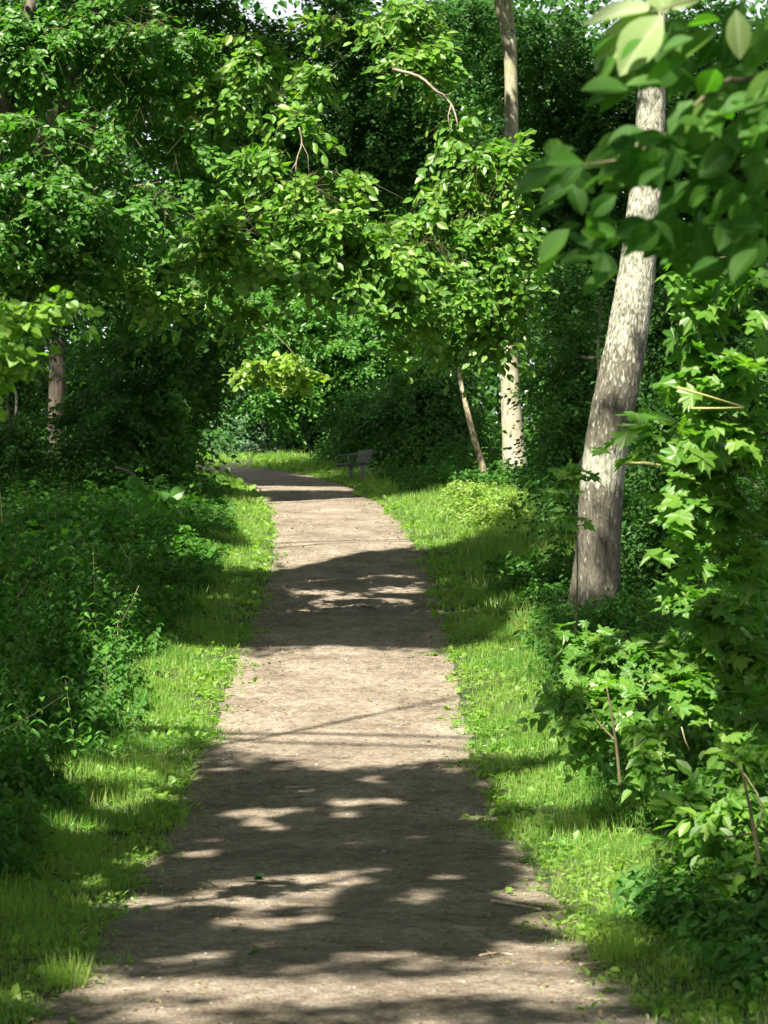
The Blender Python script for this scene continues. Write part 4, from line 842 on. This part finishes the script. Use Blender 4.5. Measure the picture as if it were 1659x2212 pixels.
# ================================================================== STICKS ON THE PATH
def gp(x, y):
    D = np.linspace(6, 60, 5401); pz = prof(D)+.02; py = CY-(pz-EYE)*FPX/D; i = int(np.argmin(np.abs(py-y))); return np.array([(x-CX)*D[i]/FPX, D[i], pz[i]])
def stick(label, pts, r, mat='stick', forks=()):
    q = [gp(*p)+np.array([0, 0, r*.6]) for p in pts]; mb = MB(); mb.tube(q, np.linspace(r, r*.5, len(q)), mat, 7, .12, sub=3)
    for f in forks: mb.tube([gp(*p)+np.array([0, 0, r]) for p in f], np.linspace(r*.6, r*.3, len(f)), mat, 5)
    o = mb.build('stick', None, q[0]); tag(o, label, 'stick', 'sticks lying on the path')
stick('pale straight stick lying at the right edge of the path beside the grass', [(1062, 1948), (1110, 1956), (1168, 1967)], .011, forks=[[(1110, 1956), (1085, 1946)]])
stick('thin forked stick lying on the bare path, lower right', [(1036, 2066), (1070, 2060), (1108, 2064)], .006, forks=[[(1060, 2062), (1048, 2054)]])
stick('pale flat stick nearest the lower right verge', [(1252, 2087), (1280, 2084), (1312, 2079)], .010)
stick('small dark twig lying on the shaded middle of the path', [(762, 1312), (785, 1310), (812, 1316)], .016, 'bark', [[(785, 1310), (775, 1318)], [(790, 1311), (800, 1320)]])
stick('short dark twig on the path below the bright patch', [(638, 1724), (650, 1722), (660, 1721)], .007, 'bark')
def fallen(label, x, y, s, mat):
    c = gp(x, y); mb = MB()
    for k in range(3): mb.leaves('round', c[None]+np.array([[.03*k, .01*k, .01+.008*k]]), np.array([[1-.9*k, .5, .15]]), np.array([[.2*k-.2, -.3, 1.]]), s, mat, np.array([.3*k]))
    tag(mb.build('fallen_sprig', None, c), label, 'leaf', 'green sprigs dropped on the path')
fallen('dark curled leaf sprig lying in the shade left of the middle of the path', 548, 1905, .075, 'dark')
fallen('small green sprig lying on the near path', 535, 2068, .045, 'hornbeam')

# ================================================================== THE BENCH
def bench():
    D = 52.; X, Y, _ = P(772, 1046, D); base = np.array([X, Y, float(groundz(np.array([X]), np.array([Y]))[0])])
    o = thing('park_bench', 'grey slatted wooden bench with curved iron armrests in shade by the far path', 'bench', base)
    a = math.radians(-73); f = np.array([math.sin(a), -math.cos(a), 0]); s = np.array([math.cos(a), math.sin(a), 0])   # f: the way a sitter looks, s: along the seat
    up = np.array([0, 0, 1.]); R = np.stack([s, f, up], 1)
    for k in range(4):   # backrest boards
        t = .05+k*.10; c = base+up*(.43+t*.95)-f*(.12+t*.32)
        b = unit((up*.95-f*.32)[None])[0]; n = np.cross(s, b); Rb = np.stack([s, n, b], 1)
        mb = MB(); mb.box(c, (.64, .014, .043), 'wood', Rb); mb.build('backrest_slat', o, base)
    for k in range(4):
        mb = MB(); mb.box(base+up*(.44+.006*k)+f*(.36-k*.115), (.64, .05, .02), 'wood', R); mb.build('seat_slat', o, base)
    for e in (-.55, .55):
        mb = MB(); mb.box(base+s*e+up*.18+f*.02, (.05, .045, .24), 'iron', R); mb.box(base+s*e+up*.405+f*.16, (.03, .26, .013), 'iron', R); mb.build('leg', o, base)
        mb = MB(); mb.tube([base+s*e-f*.13+up*.45, base+s*e-f*.22+up*.72, base+s*e-f*.255+up*.80], (.018, .018, .016), 'iron', 6); mb.build('back_support', o, base)
        mb = MB(); q = base+s*(e*1.08)
        mb.tube([q-f*.18+up*.67, q+f*.05+up*.69, q+f*.30+up*.68, q+f*.40+up*.63, q+f*.41+up*.54, q+f*.36+up*.46], .017, 'iron', 8, sub=4); mb.build('armrest', o, base)
bench()
